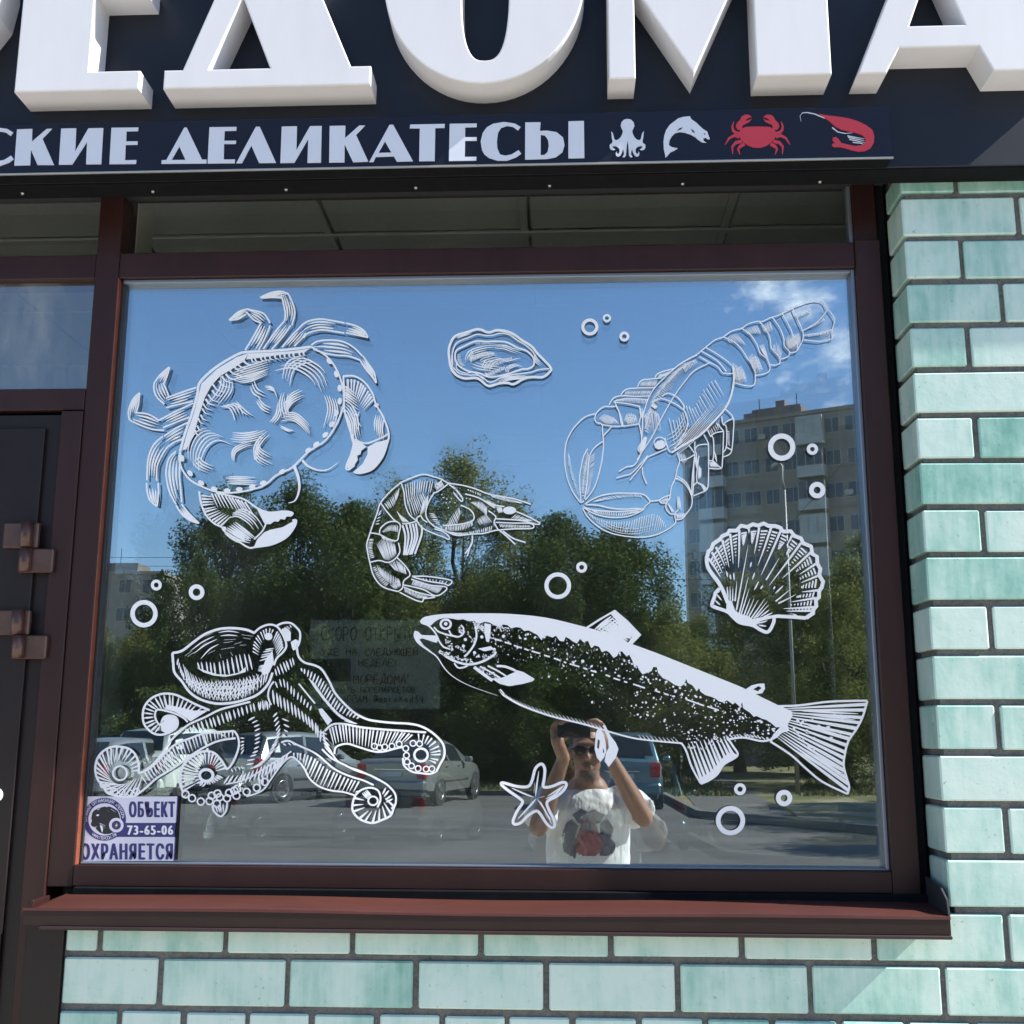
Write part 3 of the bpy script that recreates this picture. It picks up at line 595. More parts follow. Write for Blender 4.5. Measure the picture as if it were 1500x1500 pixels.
# ---- oyster
d = Decal(630, 460, 7.5)
ol = [(205,400),(230,310),(280,240),(390,205),(500,170),(560,172),(610,195),(660,200),(730,178),(830,188),(920,222),(1000,282),(1115,355),(1180,435),(1250,505),(1325,590),(1315,635),(1240,692),(1120,692),(1030,712),(920,770),(850,757),(760,762),(660,790),(610,775),(560,730),(500,702),(380,707),(290,672),(235,605),(212,500)]
d.st(ol, 26, closed=True)
d.st([(250,560),(245,440),(275,340),(340,290),(420,260),(520,222),(600,235),(680,235),(760,215),(860,225),(960,290),(1060,350),(1140,430),(1150,520)], 13)
d.st([(275,470),(290,400),(380,350),(500,300),(620,303),(730,300),(840,310),(960,370),(1060,405),(1130,475),(1140,560),(1080,600),(1020,605),(960,622),(850,660),(720,688),(640,690),(540,650),(430,630),(330,580),(285,520)], 18, closed=True)
d.st([(260,590),(320,650),(420,670),(500,670),(570,690),(640,745),(700,740),(800,690),(950,660),(1100,640),(1200,610),(1310,600)], 13)
d.st([(290,540),(300,610),(400,650),(480,640),(590,720)], 10)
for p, n, dx, dy in [([(400,560),(390,480),(430,410),(520,370),(640,345),(760,350)],2,14,22),([(720,345),(820,345),(920,380),(1040,420)],3,-10,18),([(450,440),(520,420),(600,400),(680,395)],3,10,22),([(560,540),(560,500),(640,470),(740,450),(880,440)],3,10,24),([(420,560),(520,600),(640,620),(780,640)],3,20,-24),([(700,500),(780,490),(840,520),(940,495),(1000,490),(1050,535)],1,0,0),([(830,640),(840,590),(920,550),(1000,560)],3,14,10),([(600,640),(640,660),(760,650)],2,0,14),([(420,520),(440,440),(470,400)],3,14,8),([(700,740),(800,700),(960,680),(1180,670)],4,16,10),([(1150,430),(1180,500),(1260,560)],3,-10,14),([(560,600),(600,520),(680,480)],4,30,8),([(290,260),(380,225),(500,195)],2,-4,14),([(760,195),(880,215),(990,285)],2,-8,14),([(220,420),(222,520),(250,610),(300,660)],2,14,-2)]: d.br(p, n, dx, dy, 12)
d.h([(300,440),(310,520),(350,580)],[(340,450),(345,510),(390,570)],12,7,'e'); d.h([(500,320),(700,325),(850,340)],[(500,345),(700,350),(840,365)],26,6,'e'); d.h([(440,470),(560,430),(700,420)],[(450,530),(570,480),(720,445)],28,7); d.h([(570,560),(700,520),(900,470)],[(600,620),(720,580),(900,500)],26,7); d.h([(640,640),(740,600),(820,570)],[(650,670),(740,650),(830,610)],14,8)
d.build('oyster_sticker', 'white oyster shell sticker high in the middle of the window', 'sticker', 'white seafood stickers on the glass')

# ---- lobster
d = Decal(820, 520, 5.357); w = 9
for p in [[(285,460),(200,485),(120,560),(70,640),(45,720),(40,850),(60,970),(100,1070),(140,1130),(165,1157),(190,1145)],[(340,675),(342,720),(330,830),(300,960),(260,1060),(200,1140)],[(345,672),(280,720),(240,780),(225,870),(215,1000),(195,1130)],[(220,735),(190,790),(170,870),(155,980),(165,1150)],
 [(285,460),(310,430),(350,405),(400,405),(440,400)],[(440,400),(465,450),(480,530),(495,560)],[(285,460),(275,500),(290,530),(330,542),(335,600),(342,675)],[(330,545),(410,558),(490,558),(560,550),(625,540)],[(342,635),(405,565)],[(430,370),(455,420),(478,480),(495,550)],
 [(388,392),(420,340),(480,320),(600,325),(712,320)],[(430,372),(520,380),(622,402)],[(480,312),(520,270),(600,260),(742,257)],[(610,250),(640,200),(700,190),(800,180)],[(745,180),(780,140),(900,105)],[(420,365),(500,345),(600,345),(690,350)],
 [(640,690),(648,560),(655,470),(700,330),(760,240),(830,170),(900,105),(960,60),(1030,20),(1080,0)],[(1180,60),(1060,120),(980,210),(900,320),(840,420),(780,530),(720,650),(640,770),(605,825)],
 [(725,372),(790,342),(880,370),(970,430),(1000,490),(1000,560),(960,650),(900,740)],[(800,325),(850,300),(920,330),(970,390),(975,425)],[(620,540),(635,600),(640,680),(615,740),(640,772)],[(625,400),(635,470),(620,540)],[(825,650),(850,740),(882,765)],[(690,800),(760,770),(838,735)],
 [(640,770),(590,860),(520,880),(465,915)],[(690,790),(640,850),(560,930),(510,945),(445,965)],[(690,800),(620,900),(550,985)],[(648,880),(652,940),(682,1012)],
 [(920,765),(940,830),(920,900),(905,970),(875,1040),(865,1110),(858,1140)],[(1060,780),(1050,860),(1040,960),(1035,1090),(1040,1132)],[(905,967),(960,990),(1010,1050),(1040,1125)],[(922,952),(990,998),(1035,1085)],[(1040,1130),(1032,1190),(990,1250),(960,1285),(910,1287),(905,1245),(930,1215)],[(858,1130),(835,1170),(835,1210),(870,1245),(905,1247)],[(780,1140),(820,1115),(862,1100)],[(780,1140),(800,1162),(835,1160)],[(705,1148),(780,1140)],
 [(200,1170),(260,1130),(340,1100),(440,1085),(560,1085),(640,1090),(680,1110),(707,1150),(680,1180),(652,1212)],[(205,1175),(300,1180),(400,1202),(500,1210),(600,1205),(660,1212)],[(185,1190),(240,1212),(320,1222),(450,1228),(560,1222),(660,1207)],[(190,1200),(260,1240),(340,1265),(440,1275),(540,1265),(620,1235),(660,1210)],[(180,1200),(210,1260),(280,1330),(380,1390),(500,1420),(640,1430),(760,1410),(860,1360),(905,1320),(910,1285)],
 [(1060,680),(1060,740),(1072,790),(1052,860),(1050,1000),(1042,1100)],[(1165,690),(1167,800),(1165,1000),(1150,1060),(1100,1085),(1045,1107)],[(1060,742),(1090,708),(1172,700)],[(1092,790),(1080,880),(1075,990),(1110,1020),(1132,1062)],[(1045,1030),(1080,995)],[(1130,625),(1150,660),(1168,700)],
 [(1160,585),(1180,630),(1205,660),(1207,780),(1200,830)],[(1285,600),(1282,700),(1275,850),(1260,892),(1170,890)],[(1180,642),(1220,612),(1285,600)],[(1200,830),(1262,885)],[(1168,830),(1200,830)],
 [(1270,480),(1280,540),(1307,570),(1307,720),(1280,765)],[(1300,425),(1360,492),(1362,600),(1350,740),(1330,780),(1280,802)],[(1280,552),(1310,522),(1362,497)],[(1300,720),(1345,745)],[(1010,705),(1060,775)],[(940,830),(1000,815),(1060,780)],[(1230,535),(1285,598)]]: d.st(p, w)
d.st([(1360,95),(1366,200),(1340,330),(1290,430),(1200,530),(1100,630),(1000,690),(880,765)], 16)
d.ring(785, 690, 45, 8, 1.0, 20); d.dot(785, 705, 34, 1.3, -.6); d.fl([(635,690),(665,640),(685,650),(670,720),(640,765),(622,745)]); d.fl([(730,380),(770,405),(745,425),(715,400)])
d.h([(66,760),(70,860),(95,970),(140,1090)],[(80,810),(105,920),(140,1020),(155,1110)],15,6,'e'); d.h([(215,745),(180,860),(165,980),(170,1110)],[(228,790),(225,900),(215,1010),(190,1110)],17,6); d.h([(215,790),(190,900),(175,1050)],[(210,850),(200,950),(180,1110)],9,5); d.h([(278,760),(275,850),(260,960),(225,1080)],[(240,800),(228,890),(222,1000),(205,1110)],15,6)
for A, B, n in [([(310,500),(360,470),(420,490)],[(360,545),(430,545),(470,540)],10),([(350,460),(400,480),(440,510)],[(300,500),(340,530),(400,550)],9),([(510,490),(550,450),(600,470)],[(530,550),(580,540),(610,530)],9),([(520,460),(560,460),(600,480)],[(500,520),(530,540),(580,545)],7),([(440,345),(560,345),(690,350)],[(450,365),(570,375),(680,390)],24),([(520,280),(620,275),(720,275)],[(505,315),(610,318),(700,315)],20),([(640,210),(700,200),(770,195)],[(625,248),(700,250),(745,250)],16),([(780,150),(830,140),(890,115)],[(765,180),(800,175),(840,160)],12),([(620,410),(650,420),(660,450)],[(630,480),(640,500),(650,520)],6)]: d.h(A, B, n, 5)
d.h([(1060,20),(960,80),(860,170),(780,270),(720,370),(680,470),(665,600)],[(1080,50),(1000,130),(920,220),(850,320),(780,400),(740,480),(700,620)],44,6,'e',gap=.3); d.h([(1070,40),(920,150),(800,280),(730,400),(680,560)],[(950,70),(830,180),(740,300),(690,420),(655,600)],34,6,'e',gap=.3); d.h([(660,480),(720,430),(780,470)],[(680,620),(740,600),(800,600)],12,6,'e')
d.h([(845,490),(920,500),(980,380),(1040,410),(1100,310),(1160,230),(1225,185)],[(900,740),(1000,640),(1080,560),(1150,500),(1210,430),(1260,390),(1310,330)],20,6,'e',gap=.15); d.br([(830,745),(960,650),(1120,470),(1290,280)],7,10,9,6); d.br([(830,640),(900,600),(960,520),(990,460)],5,8,26,6)
d.h([(250,1150),(400,1100),(560,1095),(640,1100)],[(300,1145),(430,1130),(580,1110),(660,1120)],16,7); d.h([(230,1205),(350,1225),(500,1232),(640,1220)],[(270,1235),(350,1258),(480,1265),(600,1235)],22,8); d.h([(215,1225),(300,1285),(430,1310),(560,1300),(640,1270),(760,1250),(835,1340)],[(240,1270),(330,1345),(450,1395),(570,1415),(680,1410),(770,1385),(830,1360)],34,6,'e'); d.br([(290,1310),(430,1385),(600,1402),(830,1345)],3,2,-20,4)
d.h([(930,770),(980,780)],[(970,860),(1000,830)],4,6); d.h([(840,1150),(870,1190)],[(880,1240),(900,1230)],5,6); d.h([(920,1110),(940,1110)],[(920,1210),(955,1220)],3,6); d.h([(910,1240),(990,1240)],[(920,1285),(970,1280)],8,7); d.h([(790,1140),(850,1110)],[(800,1160),(855,1150)],7,7); d.h([(1090,860),(1110,890)],[(1085,980),(1110,960)],6,6); d.h([(1170,840),(1200,835)],[(1185,885),(1250,885)],6,7); d.h([(1210,740),(1215,800)],[(1230,800),(1235,850)],4,6); d.h([(1310,590),(1320,700)],[(1335,600),(1335,720)],8,6); d.h([(1150,600),(1250,520)],[(1180,650),(1270,570)],7,6); d.fl([(1095,1000),(1130,1020),(1155,1050),(1130,1070),(1120,1035)]); d.fl([(1060,830),(1078,800),(1085,870),(1070,890)])
d.set(1000, 420, 6.25)
for p in [[(0,690),(130,620),(215,550),(300,485),(370,460),(450,405),(540,380),(600,340),(680,318),(730,318),(800,285),(880,260),(960,215),(1060,165),(1160,130),(1230,120),(1290,140),(1320,195),(1365,250),(1392,310),(1370,390),(1372,470),(1310,490),(1240,500),(1110,487)],
 [(215,558),(290,600),(380,660),(440,710),(470,750),(460,792),(390,792),(360,782),(320,730),(240,690),(150,640)],[(170,590),(260,640),(330,690),(400,775)],[(370,460),(460,500),(530,560),(590,650),(650,740),(665,810),(650,902),(560,902),(480,880)],[(540,380),(620,440),(680,530),(712,610),(770,660),(800,740),(770,790),(670,812)],[(700,318),(755,380),(800,470),(812,560),(880,640),(892,690),(860,715),(800,715)],[(820,280),(885,370),(925,470),(932,540),(980,600),(960,642),(900,662)],[(910,240),(985,380),(1012,450),(1052,540),(1040,592),(985,604)],[(1005,195),(1075,350),(1102,420),(1100,485),(1062,560),(1042,590)],
 [(1090,405),(1160,370),(1250,310),(1322,215)],[(1108,445),(1200,432),(1300,412),(1372,390)]]: d.st(p, 10)
for A, B, n in [([(450,680),(500,720),(560,760)],[(490,880),(530,890),(590,870)],9),([(480,760),(480,860)],[(540,720),(590,840)],9),([(600,630),(640,610),(690,650)],[(640,760),(690,800),(740,760)],9),([(600,650),(650,740)],[(680,640),(740,760)],8),([(700,540),(740,520)],[(740,620),(790,680)],6),([(820,540),(870,510),(910,600)],[(830,600),(880,650),(900,650)],8),([(940,470),(1000,430),(1080,420)],[(960,560),(1020,580),(1080,520)],14),([(940,520),(970,580)],[(1060,420),(1080,500)],9),([(1030,240),(1100,230),(1170,190)],[(1050,290),(1110,260),(1180,230)],12),([(1110,390),(1200,350),(1290,280)],[(1140,385),(1230,350),(1300,310)],16),([(1140,430),(1240,425),(1360,400)],[(1150,465),(1250,450),(1350,435)],16),([(400,470),(440,440),(500,430)],[(430,520),(520,520),(590,540)],9),([(560,400),(620,370),(680,350)],[(600,440),(660,430),(720,430)],12),([(720,360),(760,340),(800,310)],[(740,420),(790,420),(830,400)],9),([(0,720),(60,690),(120,660)],[(20,790),(90,740),(140,700)],10)]: d.h(A, B, n, 6)
d.build('lobster_sticker', 'white outlined lobster sticker in the upper right of the window', 'sticker', 'white seafood stickers on the glass')

# ---- shrimp
d = Decal(500, 650, 4.6875)
for p in [[(410,265),(480,235),(560,210),(630,225),(690,245),(735,270),(830,285),(920,310),(1010,345),(1100,362),(1200,382),(1300,415)],[(410,265),(340,325),(270,405),(245,480),(215,560),(195,620),(175,690),(180,740),(195,810),(215,890),(250,950),(300,990),(390,1015)],
 [(410,265),(430,330),(440,420),(470,490),(520,530)],[(270,405),(300,450),(350,510),(378,535)],[(198,612),(260,622),(320,652),(380,665),(395,620),(405,560),(375,535),(320,540),(270,580),(262,620)],[(195,815),(260,802),(320,815),(370,790),(402,740),(392,680)],[(390,1015),(420,990),(430,940),(472,900),(440,840),(380,780)],[(485,910),(600,912),(752,938),(738,972),(700,960),(600,945),(490,915)],[(480,930),(600,970),(722,985),(690,1030),(640,1042),(560,1000),(430,970)],[(430,985),(520,1020),(640,1050),(600,1060),(565,1065),(555,1085),(500,1070),(400,1020)],
 [(640,332),(600,400),(580,470),(592,520),(640,568),(700,592)],[(740,270),(690,310),(640,340)],[(655,290),(690,250)],[(590,540),(560,520),(545,495),(520,510),(525,540),(560,580),(620,610),(700,640),(735,657),(740,640),(700,605),(640,585)],[(700,590),(760,620),(810,630),(900,620),(980,615),(1060,595),(1180,585),(1312,580),(1300,548),(1180,545),(1060,540)],[(820,422),(880,450),(910,490),(900,530),(820,552),(700,562)],[(1010,460),(1060,500),(1050,540),(1080,595)],[(1200,465),(1280,500),(1362,545),(1330,552),(1240,528),(1060,515)],[(740,280),(790,320),(832,375),(822,395),(770,335)],[(520,530),(470,545),(420,550)],[(980,390),(1050,420),(1120,432)],[(850,345),(950,375),(1050,440)]]: d.st(p, 9)
d.dot(1155, 458, 27, 1.7, 0, 14)
for p in [[(420,560),(440,640),(430,765)],[(470,550),(485,650),(452,765)],[(510,545),(522,640),(482,760)],[(548,560),(552,620),(505,757)],[(445,555),(462,640),(440,765)],[(490,550),(505,640),(470,762)]]: d.st(p, 13)
for p in [[(900,630),(895,690),(850,755)],[(890,690),(865,772)],[(1080,590),(1140,640),(1195,692)],[(1110,600),(1180,650),(1265,678)]]: d.st(p, 10)
for A, B, n in [([(430,280),(520,250),(640,250)],[(450,420),(540,340),(620,340)],12),([(450,380),(500,360),(560,330)],[(480,500),(520,490),(590,400)],9),([(560,400),(600,340)],[(540,500),(590,450)],6),([(400,300),(340,370),(290,410)],[(390,360),(360,430),(320,450)],10),([(380,460),(400,490)],[(420,540),(470,540)],7),([(260,470),(230,560)],[(280,440),(260,560)],5),([(280,600),(330,560),(390,560)],[(290,610),(340,600),(390,610)],12),([(270,630),(320,650),(370,660)],[(280,650),(320,670),(370,680)],10),([(190,650),(180,720),(200,790)],[(225,650),(215,720),(230,780)],12),([(240,690),(290,650),(370,690)],[(290,790),(330,800),(380,760)],14),([(210,850),(250,930),(300,985)],[(235,840),(290,910),(330,960)],12),([(240,830),(330,890),(400,930)],[(270,900),(330,960),(400,970)],14),([(320,820),(380,800),(440,850)],[(370,870),(420,890),(450,900)],11),([(400,930),(330,970)],[(410,980),(370,1000)],7),([(520,920),(640,930),(740,945)],[(540,935),(640,950),(720,965)],9),([(500,930),(600,960),(700,985)],[(480,970),(580,1000),(660,1030)],22),([(430,990),(520,1020),(600,1050)],[(440,1020),(520,1060),(570,1060)],16),([(640,270),(690,255)],[(650,325),(710,300)],7),([(600,470),(640,540),(700,570)],[(640,480),(670,530),(690,590)],9),([(720,560),(760,490),(810,430)],[(720,600),(790,560),(820,480)],12),([(710,570),(800,555),(900,520)],[(710,595),(810,600),(910,560)],18),([(720,600),(850,610),(1040,560)],[(760,620),(850,625),(1030,600)],22),([(890,400),(960,400),(1000,440)],[(900,410),(980,480),(1000,500)],14),([(930,520),(990,480)],[(950,560),(1040,540)],8),([(860,310),(960,340)],[(870,320),(960,365)],6),([(1020,350),(1120,370),(1220,400)],[(1040,370),(1150,400),(1250,410)],14),([(1060,430),(1100,430)],[(1080,480),(1110,470)],6),([(1080,550),(1200,555),(1300,560)],[(1090,575),(1200,580),(1300,575)],20),([(1200,480),(1320,530)],[(1160,515),(1280,530)],9),([(760,290),(820,370)],[(775,285),(835,365)],8),([(1000,380),(1060,410)],[(1010,420),(1060,450)],6)]: d.h(A, B, n, 6.5)
for x, y in [(700,370),(725,380),(755,375),(720,405),(745,400),(735,440),(780,405),(690,350),(860,375),(885,380)]: d.dot(x, y, 4.5)
d.build('shrimp_sticker', 'white engraved curled shrimp sticker in the centre of the window', 'sticker', 'white seafood stickers on the glass')

# ---- octopus
d = Decal(130, 900, 4.6875); d.hw = .98; d.hn = .64; Q = lambda l: [(x+1172, y) for x, y in l]
d.st([(575,265),(580,330),(590,400),(640,460),(690,530),(760,580),(860,610),(960,610),(1060,590),(1160,550),(1230,480),(1262,400)], 17)
d.st([(575,265),(640,250),(720,190),(800,135),(900,100),(1000,95),(1080,105),(1140,128)], 17)
d.h([(612,290),(650,400),(720,440),(800,458),(900,455),(1000,450),(1100,430),(1200,400),(1250,380)], [(600,335),(655,450),(720,530),(800,575),(880,590),(960,595),(1060,575),(1150,530),(1225,455)], 44, 11)
d.h([(640,330),(700,400),(800,450),(920,450),(1040,440),(1160,400)], [(680,500),(780,565),(880,590),(990,590),(1090,560),(1200,480)], 38, 8); d.h([(700,440),(800,470),(900,460),(1000,455),(1100,440),(1200,410)], [(640,440),(720,520),(800,570),(900,590),(1000,585),(1100,545)], 34, 8)
d.h([(730,330),(800,325),(870,330),(940,310),(1000,285),(1060,270),(1110,275)], [(745,370),(800,395),(870,420),(940,425),(1010,415),(1080,395),(1135,375)], 21, 12)
d.fl([(740,365),(800,385),(880,410),(960,415),(1030,400),(1080,360),(1078,395),(1010,415),(940,428),(860,420),(790,398)])
for p in [[(700,250),(780,190),(862,150)],[(720,270),(800,210),(882,170)],[(770,305),(830,240),(892,205)],[(660,285),(710,250)],[(680,290),(720,262)],[(800,150),(850,130)],[(890,125),(960,115),(1032,125)],[(905,148),(960,142),(1022,148)],[(930,175),(1010,170)],[(1050,140),(1130,150)],[(1060,160),(1112,170)],[(910,240),(1000,225)],[(1040,212),(1080,210)],[(820,270),(870,245)],[(900,270),(910,300)],[(975,260),(990,285)],[(760,235),(810,190)],[(925,195),(990,186)],[(1000,205),(1050,190)]]: d.st(p, 9, 'b')
d.st([(1135,128),(1180,90),(1240,70),(1290,82),(1322,120),(1347,170),(1357,220),(1332,262),(1292,300),(1272,350)], 14); d.st(Q([(120,78),(160,60),(215,60),(260,95),(280,130),(275,190),(255,228),(230,242)]), 14)
d.h([(1125,270),(1135,190),(1170,130),(1230,95),(1280,110)], [(1165,290),(1180,220),(1205,175),(1235,140),(1265,130)], 18, 10, 'e'); d.dot(1235, 152, 26, 1.1); d.h([(1170,330),(1190,270),(1220,235)], [(1255,300),(1262,260),(1275,225)], 9, 10); d.h([(1160,390),(1172,350)], [(1240,400),(1262,330)], 7, 11); d.fl([(1185,390),(1220,300),(1262,250),(1272,330),(1240,400),(1200,420)])
d.h(Q([(140,120),(165,90),(215,70)]), Q([(200,140),(205,115),(225,90)]), 9, 8); d.h(Q([(120,110),(150,160),(165,230)]), Q([(90,180),(105,230),(120,290)]), 12, 12, 'e'); d.fl(Q([(215,190),(250,170),(272,185),(245,230),(225,235)])); d.fl(Q([(150,105),(180,90),(215,120),(215,180),(190,185),(170,140)])); d.h(Q([(100,380),(140,340),(240,290)]), Q([(110,425),(180,400),(250,340)]), 12, 12)
# upper left arm
A = [(830,658),(740,620),(660,580),(590,550),(510,545),(440,570),(390,620),(372,680),(380,750),(420,800),(470,825),(530,820),(590,790),(612,750),(600,710),(560,695),(520,705),(500,740)]
B = [(680,740),(650,710),(590,680),(520,660),(470,655),(455,690),(465,730),(490,760),(500,742)]
d.st(A, 15); d.st(B, 13)
d.h([(820,660),(740,625),(660,585),(590,555),(510,550),(440,575),(390,625),(374,680),(382,750),(420,800),(470,822)], [(700,735),(660,705),(600,675),(540,655),(500,650),(470,650),(452,670),(445,690),(455,725),(475,755),(500,770)], 34, 13); d.fl([(540,620),(640,640),(720,660),(820,660),(700,735),(650,700),(590,668),(520,650)]); d.fl([(520,705),(560,695),(600,712),(610,750),(585,790),(530,815),(500,800),(495,760),(515,735)])
# arm going down to the left
d.st([(560,870),(620,810),(690,755),(800,705),(900,655),(1010,625),(1110,600)], 14)
d.h([(655,790),(750,740),(850,705),(950,668),(1050,635),(1150,605),(1235,590)], [(665,812),(765,800),(865,775),(965,735),(1060,695),(1150,665),(1245,655)], 34, 13)
UB = [(1000,800),(940,805),(860,810),(780,820),(700,850),(620,880),(560,920),(500,980),(430,1050),(370,1085)]; LB = [(1010,850),(930,860),(860,880),(780,920),(700,970),(620,1030),(540,1080),(460,1130),(400,1185),(330,1240)]
d.st(UB, 14); d.st(LB, 14); d.st([(560,870),(505,955),(440,1030),(380,1075),(342,1092)], 14); d.st([(1000,800),(1025,840),(1032,900),(1012,970),(975,1040),(945,1065)], 14)
d.h(UB, [(1000,850),(925,850),(850,870),(770,905),(690,955),(610,1010),(535,1060),(455,1110),(400,1150)], 44, 12, 'e'); d.h([(560,930),(490,1000),(420,1065),(350,1110)], [(640,1000),(560,1060),(480,1110),(390,1170)], 18, 9)
SP = [(342,1092),(345,1040),(330,980),(290,930),(230,910),(160,910),(100,940),(60,990),(45,1060),(60,1130),(100,1180),(125,1222),(170,1240),(230,1252),(300,1250),(340,1235)]
d.st(SP, 15); d.ring(215, 1090, 48, 13, 1.0, 24)
d.h(SP, [(290,1090),(290,1060),(275,1030),(245,1015),(210,1010),(175,1020),(150,1045),(140,1080),(145,1120),(170,1150),(200,1165),(240,1165),(280,1150),(320,1130),(350,1120),(380,1100)], 40, 14, 'e')
for x, y in [(100,1170),(135,1200),(180,1215),(230,1220),(285,1225),(330,1215)]: d.ring(x, y, 20, 9, 1, 10)
# middle curl
OC = [(950,1065),(910,1000),(860,950),(790,940),(720,970),(660,1020),(630,1080),(625,1150),(650,1225)]
d.st(OC, 15); d.ring(808, 1105, 40, 20, 1.15, 24); d.h(OC, [(875,1080),(865,1050),(845,1035),(815,1030),(785,1035),(755,1055),(740,1090),(735,1130),(750,1160)], 34, 14, 'e'); d.h([(750,1160),(800,1170),(860,1160),(930,1120)], [(770,1135),(805,1140),(845,1130),(880,1100)], 16, 13)
d.h([(730,1040),(720,1100),(740,1160),(790,1190)], [(765,1050),(755,1105),(775,1150),(810,1165)], 14, 12)
for x, y in [(665,1235),(710,1262),(770,1285),(830,1282),(880,1300),(900,1255),(845,1245),(885,1230),(950,1262),(965,1225),(1015,1245),(1020,1197),(1085,1218),(1155,1190),(1210,1150),(1000,1210)]: d.ring(x, y, 24, 11, 1, 12)
d.st([(850,1310),(860,1350),(905,1387),(942,1350),(952,1290)], 13); d.h([(862,1310),(930,1300)], [(880,1360),(930,1360)], 6, 11)
d.h([(955,1105),(1050,1100),(1150,1060),(1270,1005),(1350,960)], [(915,1165),(1040,1160),(1140,1140),(1240,1095),(1320,1040)], 24, 13)
d.st(Q([(220,940),(150,988),(80,1030),(0,1080),(-110,1140),(-230,1165)]), 10); d.st(Q([(170,1010),(130,1060),(80,1130),(40,1190),(-10,1225),(-90,1250)]), 11); d.h(Q([(210,950),(130,1005),(60,1050),(-20,1100)]), Q([(180,1000),(120,1065),(60,1140),(-10,1200)]), 13, 12)
# stalks under the body
d.h([(1080,720),(1130,760),(1140,850),(1130,940),(1090,1000),(1080,1045)], [(1130,690),(1172,750),(1176,850),(1165,930),(1145,985),(1130,1035)], 20, 12); d.h([(1040,830),(1045,980)], [(1070,840),(1065,940)], 9, 10); d.h([(970,1060),(1060,1040)], [(980,1085),(1070,1060)], 6, 10)
d.h([(1262,690),(1280,780),(1290,830),(1262,900),(1200,1000),(1095,1070)], [(1292,660),(1314,760),(1314,830),(1296,880),(1256,960),(1185,1040)], 24, 11); d.h(Q([(150,700),(170,780),(150,840)]), Q([(200,720),(205,790),(170,850)]), 5, 11); d.h(Q([(0,600),(40,590),(75,620)]), Q([(0,650),(45,650),(80,640)]), 9, 10)
# right side
d.st(Q([(258,230),(270,290),(310,330),(380,350),(430,380),(480,460),(520,540),(590,620),(660,680),(740,720),(820,735),(920,745),(1020,750),(1100,765),(1170,800),(1230,850),(1265,900),(1270,970),(1240,1030),(1215,1080)]), 15)
d.h(Q([(275,365),(350,385),(420,430),(480,500),(540,590),(620,655),(700,705)]), Q([(285,385),(340,440),(400,500),(450,570),(510,640),(580,690),(680,720)]), 34, 12); d.h(Q([(330,430),(390,520),(450,600),(520,680),(590,735)]), Q([(385,480),(440,560),(500,630),(570,700),(680,755)]), 26, 11)
d.st(Q([(100,460),(72,500),(60,560),(80,622)]), 12); d.st(Q([(270,475),(382,612)]), 11); d.fl(Q([(405,650),(430,645),(500,728),(470,762),(420,690)])); d.h(Q([(95,470),(160,440),(230,500),(300,565),(370,640)]), Q([(110,510),(170,500),(230,560),(300,620),(360,670)]), 18, 11)
d.h(Q([(80,510),(150,560),(230,610),(310,680),(380,735),(430,800)]), Q([(92,612),(160,652),(232,695),(300,735),(370,800),(425,885)]), 24, 14); d.h(Q([(400,790),(430,850),(450,920)]), Q([(460,800),(480,890),(520,1000)]), 9, 11)
UE = Q([(450,800),(500,757),(580,752),(700,775),(850,790),(1000,800),(1145,810)]); LE = Q([(440,800),(465,880),(520,950),(530,905),(600,890),(680,910),(780,940),(850,942),(930,920),(1000,920)])
d.st(UE, 14); d.st(Q([(440,800),(450,870),(490,940),(530,1000),(575,1030)]), 12); d.st(Q([(515,960),(528,910),(600,888),(680,910),(780,940),(850,942),(930,922),(985,910)]), 13)
d.h(Q([(470,790),(520,765),(600,760),(700,780),(850,800),(1000,810),(1060,830)]), Q([(500,900),(545,880),(600,880),(690,900),(780,915),(900,890),(1000,880)]), 40, 13, 'e')
d.ring(1172+1110, 965, 44, 16, 1.05, 24); d.h(Q([(1080,815),(1150,830),(1205,865),(1240,920),(1240,980),(1200,1035)]), Q([(1090,870),(1130,885),(1160,910),(1172,945),(1175,985),(1160,1010)]), 17, 13, 'e'); d.st(Q([(985,985),(995,1040),(1050,1080),(1110,1090),(1170,1095),(1215,1080)]), 13)
for x, y in [(790,905),(825,915),(860,910),(910,905),(960,890),(1005,920),(1010,968),(1015,1012),(1045,1040),(1090,1058),(1055,885),(1100,888),(1145,1062),(1185,1060)]: d.ring(1172+x, y, 20, 9, 1, 10)
